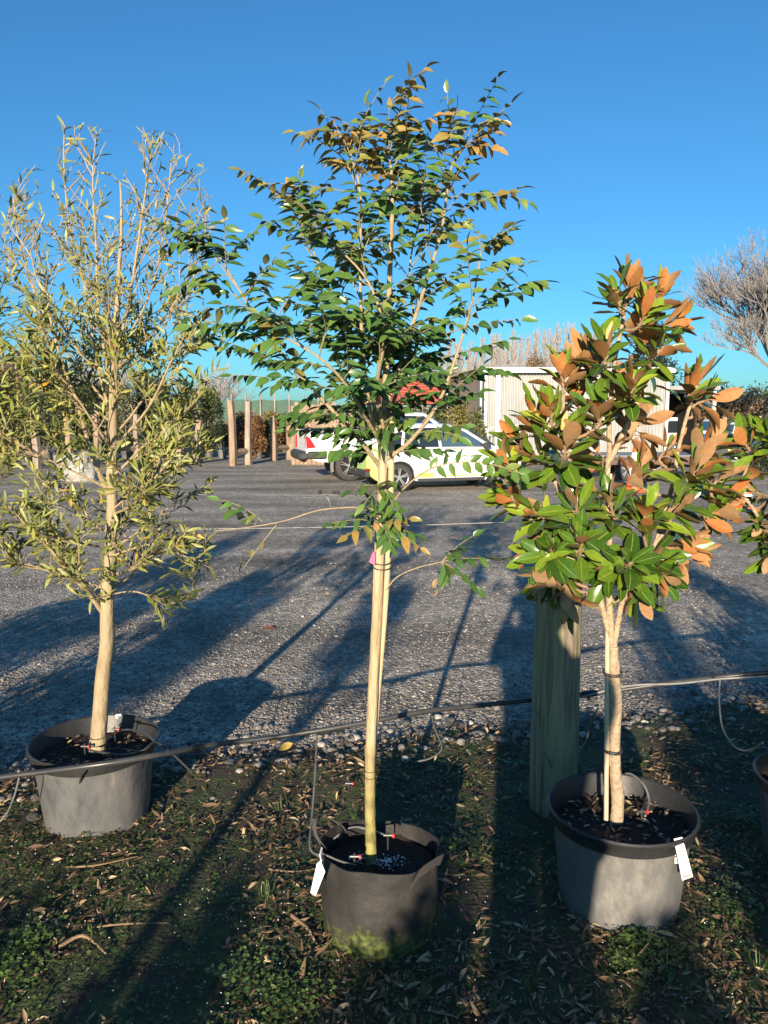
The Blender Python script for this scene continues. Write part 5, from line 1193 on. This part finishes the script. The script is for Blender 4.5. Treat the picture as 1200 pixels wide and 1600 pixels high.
def figure(loc,rz,H,joints,label,jm,tm):
    """joints: dict of body joint positions for a 1.75 m person"""
    t=empty('person',loc,rz,label=label,cat='person'); k=H/1.75; J={a:Vector(b_)*k for a,b_ in joints.items()}
    order=['pelvis','belly','chest','neck','chin','crown','shL','elL','wrL','haL','shR','elR','wrR','haR','hipL','knL','anL','toL','hipR','knR','anR','toR']
    rad={'pelvis':(.14,.11),'belly':(.13,.10),'chest':(.15,.11),'neck':.055,'chin':(.075,.085),'crown':(.07,.085),'shL':.065,'elL':.045,'wrL':.03,'haL':(.04,.02),'shR':.065,'elR':.045,'wrR':.03,'haR':(.04,.02),'hipL':.09,'knL':.058,'anL':.04,'toL':(.04,.03),'hipR':.09,'knR':.058,'anR':.04,'toR':(.04,.03)}
    idx={n:i for i,n in enumerate(order)}
    E=[('pelvis','belly'),('belly','chest'),('chest','neck'),('neck','chin'),('chin','crown'),('chest','shL'),('shL','elL'),('elL','wrL'),('wrL','haL'),('chest','shR'),('shR','elR'),('elR','wrR'),('wrR','haR'),('pelvis','hipL'),('hipL','knL'),('knL','anL'),('anL','toL'),('pelvis','hipR'),('hipR','knR'),('knR','anR'),('anR','toR')]
    V=[J[n] for n in order]; RR=[tuple(np.array(rad[n])*k) if isinstance(rad[n],tuple) else rad[n]*k for n in order]; EE=[(idx[a],idx[b_]) for a,b_ in E]
    for s in ('L','R'):   # fingers rooted in the palm
        h=J['ha'+s]; d=(h-J['wr'+s]).normalized(); sd=d.orthogonal().normalized()
        for q,(o_,ln) in enumerate(((-.028,.065),(-.010,.075),(.009,.07),(.027,.055))):
            i0=len(V); V+= [h+d*.03+sd*o_, h+d*(.03+ln*.55)+sd*o_*1.1, h+d*(.03+ln)+sd*o_*1.1+d.cross(sd)*.012]; RR+=[.009,.008,.007]; EE+=[(idx['ha'+s],i0),(i0,i0+1),(i0+1,i0+2)]
        i0=len(V); V+=[h-d*.02+sd*.04, h+d*.02+sd*.055]; RR+=[.010,.008]; EE+=[(idx['ha'+s],i0),(i0,i0+1)]
    skinfig('body',V,EE,RR,M['skin'],t)
    up=['belly','chest','neck','shL','elL','wrL','shR','elR','wrR','pelvis']; ix={n:i for i,n in enumerate(up)}
    jr={'belly':(.17,.13),'chest':(.20,.14),'neck':.07,'shL':.082,'elL':.062,'wrL':.045,'shR':.082,'elR':.062,'wrR':.045,'pelvis':(.165,.13)}
    skinfig('jacket',[J[n]*1.0 for n in up],[(ix[a],ix[b_]) for a,b_ in (('pelvis','belly'),('belly','chest'),('chest','neck'),('chest','shL'),('shL','elL'),('elL','wrL'),('chest','shR'),('shR','elR'),('elR','wrR'))],[tuple(np.array(jr[n])*k) if isinstance(jr[n],tuple) else jr[n]*k for n in up],jm,t)
    lo=['pelvis','hipL','knL','anL','hipR','knR','anR']; ix={n:i for i,n in enumerate(lo)}; tr2={'pelvis':(.155,.125),'hipL':.105,'knL':.075,'anL':.06,'hipR':.105,'knR':.075,'anR':.06}
    skinfig('trousers',[J[n] for n in lo],[(ix[a],ix[b_]) for a,b_ in (('pelvis','hipL'),('hipL','knL'),('knL','anL'),('pelvis','hipR'),('hipR','knR'),('knR','anR'))],[tuple(np.array(tr2[n])*k) if isinstance(tr2[n],tuple) else tr2[n]*k for n in lo],tm,t)
    for s in ('L','R'):
        a=J['an'+s]; to=J['to'+s]; d=(to-a); d.z=0; d.normalize(); b=MB(); b.tube([a+Vector((0,0,.02))-d*.05,a+Vector((0,0,-.03)),Vector((to.x,to.y,.035))+d*.03],[.055,.055,.045],10,smooth=3); b.build('shoe',M['black'],t)
    c=(J['chin']+J['crown'])/2; bm=bmesh.new(); bmesh.ops.create_icosphere(bm,subdivisions=3,radius=.108*k); f=Vector((J['toL']-J['anL']).to_2d().to_3d()).normalized()
    for v in list(bm.verts):
        if v.co.dot(f)>.045*k and v.co.z<.05*k: v.co-=f*(v.co.dot(f)-.03*k)
    bmesh.ops.translate(bm,verts=bm.verts,vec=c+Vector((0,0,.035*k))-f*.012); me=bpy.data.meshes.new('hair'); bm.to_mesh(me); bm.free(); link('hair',me,M['hair'],t)
    b=MB(); b.tube([c+f*.085*k+Vector((0,0,.015)),c+f*.115*k+Vector((0,0,-.012))],[.008,.014],8); b.build('nose',M['skin'],t)
    return t
walk=dict(pelvis=(0,0,.95),belly=(0,.0,1.10),chest=(.0,-.02,1.34),neck=(0,-.02,1.50),chin=(0,-.06,1.58),crown=(0,-.04,1.70),shL=(-.19,0,1.43),elL=(-.24,.10,1.16),wrL=(-.22,-.02,.95),haL=(-.21,-.06,.88),shR=(.19,-.02,1.43),elR=(.23,-.12,1.17),wrR=(.17,-.30,1.05),haR=(.16,-.36,1.03),hipL=(-.10,0,.90),knL=(-.10,-.20,.52),anL=(-.09,-.22,.11),toL=(-.09,-.38,.04),hipR=(.10,0,.90),knR=(.10,.08,.50),anR=(.09,.28,.14),toR=(.09,.18,.04))
g=GP(1133,698); figure((g.x,g.y,0),R(-70),1.74,walk,'man in black clothes walking past the far white truck',M['black'],M['black'])
shoot=dict(pelvis=(0,0,.95),belly=(0,.0,1.10),chest=(.0,.02,1.34),neck=(0,.03,1.50),chin=(0,.06,1.58),crown=(0,.04,1.70),shL=(-.19,.02,1.43),elL=(-.20,.18,1.24),wrL=(-.11,.27,1.50),haL=(-.085,.27,1.57),shR=(.19,.02,1.43),elR=(.20,.18,1.24),wrR=(.11,.27,1.50),haR=(.085,.27,1.57),hipL=(-.09,0,.90),knL=(-.08,.02,.50),anL=(-.08,0,.09),toL=(-.10,.16,.04),hipR=(.09,0,.90),knR=(.08,.02,.50),anR=(.08,0,.09),toR=(.10,.16,.04))
figure((.03,-.42,0),0,1.74,shoot,'photographer standing behind the viewpoint, only the long shadow seen on the gravel',M['black'],M['denim'])
b=MB(); b.box((0,-.115,1.645),(.15,.010,.075),bev=.003); tag(b.build('phone',M['black']),'dark phone held up at eye level by the photographer','phone')

# ---- foliage crowns made of many small faces
def crown_cloud(name,clumps,n,leaf,m,parent,asp=.5,up=.2,flat=0):
    """n small diamond leaves spread through ellipsoid clumps [(centre,radii,weight)]"""
    wts=np.array([c[2] for c in clumps],float); wts/=wts.sum(); idx=rng.choice(len(clumps),n,p=wts)
    C=np.array([c[0] for c in clumps],float)[idx]; Rr=np.array([c[1] for c in clumps],float)[idx]
    d=rng.normal(size=(n,3)); d/=np.linalg.norm(d,axis=1,keepdims=True); rad=rng.random((n,1))**.5*(1+rng.normal(0,.10,(n,1)))
    p=C+d*Rr*rad; ax=d*.6+rng.normal(size=(n,3))*.7+np.array([0,0,up]); nn=rng.normal(size=(n,3))+d*.5+np.array([0,0,.5])
    X,Yv,Z=frames(ax,nn); L=(leaf*rng.uniform(.6,1.4,(n,1)))
    V=np.stack([p,p+X*L*.5+Yv*L*asp*.5+Z*L*.08,p+X*L,p+X*L*.5-Yv*L*asp*.5+Z*L*.08],1).reshape(-1,3)
    V[:,2]=np.maximum(V[:,2],.02)
    Q=np.arange(4*n).reshape(n,4); col=np.repeat(np.concatenate([rng.random((n,1)),np.full((n,1),.6),np.full((n,1),.5)],1),4,0)
    return link(name,fast_mesh(name,V,Q,None,col),m,parent,False)
def lm(name,ramp,**k): M[name]=leafmat(name,ramp,rough=.6,trans=.12,**k); return M[name]
lm('fol_olive',[(0,(.04,.05,.018)),(.5,(.10,.12,.04)),(1,(.24,.24,.10))]); lm('fol_green',[(0,(.03,.045,.015)),(.5,(.075,.105,.03)),(1,(.17,.20,.06))])
lm('fol_grey',[(0,(.09,.10,.06)),(.5,(.17,.18,.11)),(1,(.26,.26,.17))]); lm('fol_rust',[(0,(.07,.03,.015)),(.5,(.17,.08,.03)),(1,(.30,.17,.07))])
lm('fol_brown',[(0,(.10,.07,.045)),(.5,(.24,.165,.105)),(1,(.38,.28,.18))]); lm('fol_dark',[(0,(.012,.022,.012)),(.5,(.025,.042,.02)),(1,(.05,.07,.03))]); lm('fol_yellow',[(0,(.06,.07,.02)),(.5,(.17,.16,.04)),(1,(.36,.28,.07))])
M['bgbark']=mat('background_bark',(.14,.11,.085),.9,col2=(.22,.18,.14),nscale=5); M['barebark']=mat('bare_tree_bark',(.18,.16,.15),.9,col2=(.25,.225,.21),nscale=4); M['poplar']=mat('poplar_twigs',(.25,.22,.21),.9,col2=(.31,.28,.265),nscale=3)
def bush(kind,loc,h,wd,label,cat,group,potted=False,m='fol_olive',n=900,leaf=.09,trunk=.25,seed=0,asp=.4):
    random.seed(seed+17); t=empty(kind,(loc[0],loc[1],0),random.uniform(0,6),label=label,cat=cat,group=group)
    z0=trunk*h
    b=MB(); b.tube([(0,0,0),(.02,.01,z0),(-.02,.02,h*.75)],[.03+.01*h,.025,.01],7)
    for k in range(5): a=k*1.26; b.tube([(0,0,z0*.9),(math.cos(a)*wd*.25,math.sin(a)*wd*.25,z0+.25*h),(math.cos(a)*wd*.35,math.sin(a)*wd*.35,z0+.5*h)],[.02,.012,.006],5)
    b.build('trunk',M['bgbark'],t)
    cl=[]
    for k in range(9):
        f=random.random(); a=random.uniform(0,6.28); rr_=wd*.27*(1-.55*f); cl.append(((math.cos(a)*rr_,math.sin(a)*rr_,z0+(h-z0)*(.12+.74*f)),(wd*.26*(1-.4*f),wd*.26*(1-.4*f),(h-z0)*.20),1))
    crown_cloud('crown',cl,n,leaf,M[m],t,asp)
    if potted: b=MB(); b.lathe([(0,.005),(.15,.005),(.20,.30),(.215,.31),(.215,.34),(.19,.34),(.18,.29),(0,.29)],(0,0,0),18); b.build('pot',M['potplastic'],t)
    return t
# nursery rows behind the post pairs: individually placed potted shrubs
cols_=['fol_olive','fol_green','fol_grey','fol_rust','fol_yellow','fol_green','fol_olive']
cn={'fol_olive':'olive','fol_green':'deep green','fol_grey':'grey-green','fol_rust':'rusty brown','fol_yellow':'yellowish','fol_brown':'brown','fol_dark':'very dark'}
ordn=['first','second','third','fourth','fifth','sixth','seventh','eighth','ninth','tenth','eleventh','twelfth','thirteenth','fourteenth','fifteenth','sixteenth']
row1=[(-30,27,575,'fol_olive'),(5,28,590,'fol_green'),(38,27,600,'fol_olive'),(70,29,592,'fol_grey'),(100,28,606,'fol_olive'),(132,29,598,'fol_green'),(165,30,590,'fol_olive'),(195,30,602,'fol_grey'),(228,31,585,'fol_olive'),(262,31,596,'fol_green'),(295,31,604,'fol_olive'),(325,32,610,'fol_green'),(346,31,628,'fol_dark'),(402,31,652,'fol_rust'),(418,32,646,'fol_yellow'),(470,32,650,'fol_rust')]
for i,(x,Y,yt,c) in enumerate(row1):
    p=P(x,650,Y); h=P(x,yt,Y).z; bush('potted_shrub',(p.x,Y),h,1.45 if i<12 else .85,f'tall {cn[c]} potted shrub, {ordn[i]} from the left in the front nursery row','potted shrub','potted shrubs in the nursery rows behind the timber posts',True,c,3600,.12,.06,i)
row2=[(-10,35,560,'fol_brown'),(50,36,582,'fol_olive'),(95,37,585,'fol_brown'),(140,36,590,'fol_grey'),(185,37,580,'fol_brown'),(240,37,592,'fol_olive'),(285,38,600,'fol_brown'),(330,38,606,'fol_olive'),(372,36,640,'fol_rust'),(395,37,640,'fol_brown'),(420,36,644,'fol_rust'),(445,37,646,'fol_green'),(475,36,650,'fol_brown')]
for i,(x,Y,yt,c) in enumerate(row2):
    p=P(x,650,Y); h=P(x,yt,Y).z; bush('potted_shrub',(p.x,Y),h,1.5,f'{cn[c]} potted shrub, {ordn[i]} from the left in the back nursery row','potted shrub','potted shrubs in the nursery rows behind the timber posts',True,c,2500,.15,.05,i+40)
# unseen shrubs added behind the camera to cast shade over the strip
sh=[(-2.75,-1.2,.95),(-1.95,-1.6,.84),(-1.25,-1.35,.86),(-.62,-1.9,1.0),(.62,-1.5,1.12),(1.2,-1.25,1.08),(1.85,-1.6,1.12),(2.6,-1.3,1.0),(.05,-2.3,1.0),(-.35,-2.6,1.05)]
for i,(x,y,h) in enumerate(sh):
    bush('potted_shrub',(x,y),h*1.12,.66,f'unseen waist-high potted shrub added for shade behind the viewpoint, {ordn[i]} of that row counted from the left','potted shrub','unseen shade shrubs behind the viewpoint',True,'fol_olive',4200,.06,.2,i+80)
for (x,y,h,wd,lb,tk_) in ((-1.50,-2.0,2.3,.75,'unseen tall clear-stemmed tree added for its shadow, behind the viewpoint and left of the photographer',.62),(-3.75,-2.0,2.35,.8,'unseen tall clear-stemmed tree added for its shadow, far to the left behind the viewpoint',.60),(.66,-2.4,2.4,.7,'unseen tall clear-stemmed tree added for its shadow, directly behind the photographer',.63),(-2.80,-2.7,2.5,.7,'unseen tall clear-stemmed tree added for its shadow, in the rear left corner behind the viewpoint',.64)):  # unseen trees added so their crowns throw shadows onto the gravel
    bush('potted_tree',(x,y),h,wd,lb,'potted tree','unseen shade trees behind the viewpoint',True,'fol_olive',1700,.06,tk_,int(-x*100)+700)
for (x,y,h,wd,lb) in ((2.35,2.65,1.45,1.05,'unseen dense low potted shrub added out of frame to the right to shade the gravel'),(-2.25,2.35,1.35,1.0,'unseen dense low potted shrub added out of frame to the left to shade the gravel'),(-3.2,3.3,1.9,1.1,'unseen taller potted shrub added for shade, further out of frame to the left')):  # shrubs added out of view to shade the gravel from both sides
    bush('potted_shrub',(x,y),h,wd,lb,'potted shrub','unseen shade shrubs either side of the frame',True,'fol_olive',5000,.06,.12,int(h*100))
# pale leafy bushes beside the brown building
for i,(x,Y,yt,wd,c) in enumerate(((712,27,618,1.3,'fol_yellow'),(742,27.5,640,1.0,'fol_olive'),(684,27.5,640,1.1,'fol_green'))):
    p=P(x,650,Y); bush('garden_shrub',(p.x,Y),P(x,yt,Y).z,wd,['yellow-green bushy shrub in front of the brown building, above the car roof','lower olive shrub beside the shed downpipe','green shrub at the left end of the brown wall'][i],'shrub','shrubs in front of the brown building',False,c,2200,.16,.08,i+120,.3)
# bare trees
def bare(name,base,h,label,group,seed,m='barebark',up=.35,spread=.75,r0=.2,depth=6,lean=(0,0,1),L0=.26,kids=(3,4),twist=.25):
    random.seed(seed); t=empty(name,base,0,label=label,cat='bare tree',group=group); tk=MB(); cr=MB()
    def grow(p,d,L,r,lv_):
        n=3; pts=[p]; 
        for i in range(n): d=(d+rv(.13)+UP*up*.14).normalized(); pts.append(pts[-1]+d*L/n)
        (tk if lv_<2 else cr).tube(pts,[r,r*.68],7 if lv_<2 else (4 if lv_<4 else 3),cap=False)
        if lv_>=depth: return
        k=random.randint(*kids)
        for i in range(k):
            a,tg=samp(pts,random.uniform(.45,1.0) if i else 1.0); az=random.uniform(0,6.28)
            o=Vector((math.cos(az),math.sin(az),random.uniform(-.2,.2)))
            grow(a,(d+o*spread*(.35 if i==0 else 1)+UP*up*.3).normalized(),L*random.uniform(.62,.86),r*random.uniform(.5,.68) if i else r*.66,lv_+1)
    grow(Vector((0,0,0)),Vector(lean).normalized(),h*L0,r0,0)
    tk.build('trunk',M[m],t); cr.build('crown',M[m],t); return t
p=P(1226,650,48); bare('bare_tree',(p.x,48,0),16,'big leafless tree with dense fine twigs rising at the right edge',None,4,r0=.30,depth=6,up=.45,spread=.70,L0=.26,kids=(4,5))
p=P(330,650,62); bare('bare_tree',(p.x,62,0),7.0,'round-crowned leafless tree beyond the nursery rows, left of centre','leafless trees beyond the nursery',8,m='poplar',depth=5,kids=(3,5),r0=.16)
for i,(x,Y,h) in enumerate(((40,70,10),(95,75,9),(150,72,8.5),(215,78,9),(262,70,8),(20,90,14),(120,95,12))):
    p=P(x,650,Y); bare('bare_tree',(p.x,Y,0),h,f'hazy leafless tree behind the narrow-leaved tree, {ordn[i]} of those behind it','leafless trees behind the narrow-leaved tree',30+i,m='poplar',depth=5,kids=(3,4),r0=.14)
# poplars: upright slender
def poplar(base,h,label,seed):
    random.seed(seed); t=empty('poplar_tree',base,0,label=label,cat='bare tree',group='leafless poplars behind the shed'); tk=MB(); cr=MB()
    tk.tube([(0,0,0),(.1,0,h*.5),(0,0,h)],[.22,.12,.02],6); tk.build('trunk',M['poplar'],t)
    for k in range(110):
        z=h*random.uniform(.12,.95); a=random.uniform(0,6.28); L=h*.30*(1-z/h*.72)*random.uniform(.6,1.1); o=Vector((math.cos(a),math.sin(a),0))
        p=Vector((0,0,z)); q=p+o*L*.22+UP*L*.45; r=p+o*L*.34+UP*L
        cr.tube([p,q,r],[.045,.022],3,cap=False)
        for j in range(6): s_,tg=samp([p,q,r],random.uniform(.2,.9)); o2=Vector((random.gauss(0,.25),random.gauss(0,.25),1)); cr.tube([s_,s_+o2*L*.3],[.024,.012],3,cap=False)
    cr.build('crown',M['poplar'],t)
px_=[640+k*11.5+random.uniform(-3,3) for k in range(28)]
prng=random.Random(5)
ones=['first','second','third','fourth','fifth','sixth','seventh','eighth','ninth']
ordl=ordn[:12]+['thirteenth','fourteenth','fifteenth','sixteenth','seventeenth','eighteenth','nineteenth','twentieth']+['twenty-'+q for q in ones]
for i,x in enumerate(px_):
    Y=88+prng.uniform(-5,8); p=P(x,650,Y); yt=float(np.interp(x,[640,700,760,850,960],[572,545,535,508,530]))+prng.uniform(-9,12); poplar((p.x,Y,0),P(x,yt,Y).z,f'slender leafless poplar on the skyline, {ordl[i]} of the line from the left',60+i)
# rounded brown tree, dark evergreen behind magnolia, left mass
def bigtree(x,Y,yt,wd,m,label,n,leaf,seed,tr=.3,name='broad_tree'):
    p=P(x,650,Y); return bush(name,(p.x,Y),P(x,yt,Y).z,wd,label,'tree',None,False,m,n,leaf,tr,seed)
bigtree(838,70,548,4.2,'fol_brown','rounded light brown tree crown just over the shed roof',4000,.22,201)
bigtree(1010,60,500,5.6,'fol_dark','dark evergreen tree whose crown shows behind the magnolia top',6000,.26,202)
bigtree(8,55,538,5.0,'fol_brown','broad brown tree mass at the left edge of the skyline',5000,.22,203)
bigtree(1190,22,642,1.9,'fol_dark','dense dark green bush at the right edge behind the cones',5000,.09,204,.05)
# hedges
def hedge(x0,x1,Y,yt,m,label,n,leaf,name='hedge',dz=.0,y2=None):
    a=P(x0,650,Y); c=P(x1,650,Y); h=P(x0,yt,Y).z; t=empty(name,((a.x+c.x)/2,Y,0),label=label,cat='hedge'); w2=(c.x-a.x)
    cl=[]; k=int(w2/h*3)+3
    for i in range(k): 
        f=(i+.5)/k; cl.append(((-w2/2+w2*f,random.uniform(-.5,.5),h*random.uniform(.40,.52)),(w2/k*1.1,h*.3,h*random.uniform(.44,.54)),1))
    crown_cloud('crown',cl,n,leaf,M[m],t,.45)
    b=MB()
    for i in range(k): b.tube([(-w2/2+w2*(i+.5)/k,0,0),(-w2/2+w2*(i+.5)/k,0,h*.6)],[.10,.04],6)
    b.build('stems',M['bgbark'],t); return t
hedge(1040,1290,66,608,'fol_brown','brown leafless hedge running behind the trucks at right',15000,.28)
hedge(1060,1330,72,597,'fol_green','green hedge top showing above the brown hedge at right',9000,.30)
hedge(-150,210,60,600,'fol_brown','long brown hedge along the skyline behind the left tree',14000,.28)
hedge(330,520,95,640,'fol_green','low distant green hedge on the horizon left of the middle tree',7000,.40)
hedge(560,760,60,634,'fol_green','dark hedge behind the parked cars and the red shelter',9000,.25)
# green shade-cloth fence
M['shade']=mat('green_shade_cloth',(.05,.10,.075),.85,col2=(.075,.13,.095),nscale=3)
a=P(340,650,48); c=P(520,650,48); hz=P(340,624,48).z
sf=empty('shade_cloth_fence',((a.x+c.x)/2,48,0),label='green shade-cloth windbreak fence beyond the nursery rows',cat='fence')
V=[];n=40; w2=c.x-a.x
for i in range(n+1): V+=[(-w2/2+w2*i/n,.05*math.sin(i*1.3),.1),(-w2/2+w2*i/n,.05*math.sin(i*1.3+.4),hz-.25*abs(math.sin(i*math.pi/8))*.3)]
V2=[(x_,y_+.01,z_) for x_,y_,z_ in V]; b=MB(); b.add(V,[(2*i,2*i+2,2*i+3,2*i+1) for i in range(n)]); b.add(V2,[(2*i+1,2*i+3,2*i+2,2*i) for i in range(n)]); b.build('cloth',M['shade'],sf)
for i in range(9): b=MB(); b.tube([(-w2/2+w2*i/8,-.06,0),(-w2/2+w2*i/8,-.06,hz+.35)],.05,7); b.build('pole',M['greywood2'],sf)
# solar street light
p=P(780,650,40); zs=P(783,541,40).z; s_=empty('solar_lamp',(p.x,40,0),label='pole-mounted solar panel light standing above the brown roof',cat='street lamp')
b=MB(); b.tube([(0,0,0),(0,0,zs)],[.06,.045],8); b.build('pole',M['steelgrey'],s_)
b=MB(); V=[(-.42,-.25,zs-.18),(.42,-.25,zs+.10),(.42,.3,zs+.2),(-.42,.3,zs-.08)]; b.add(V+[(x_,y_,z_+.04) for x_,y_,z_ in V],[(3,2,1,0),(4,5,6,7),(0,1,5,4),(1,2,6,5),(2,3,7,6),(3,0,4,7)]); b.build('solar_panel',M['steelgrey'],s_,False)
# distant ridge of trees to close the horizon
hedge(-900,2300,170,636,'fol_brown','far band of bare trees closing the horizon right across the view',12000,1.2,name='far_tree_belt')
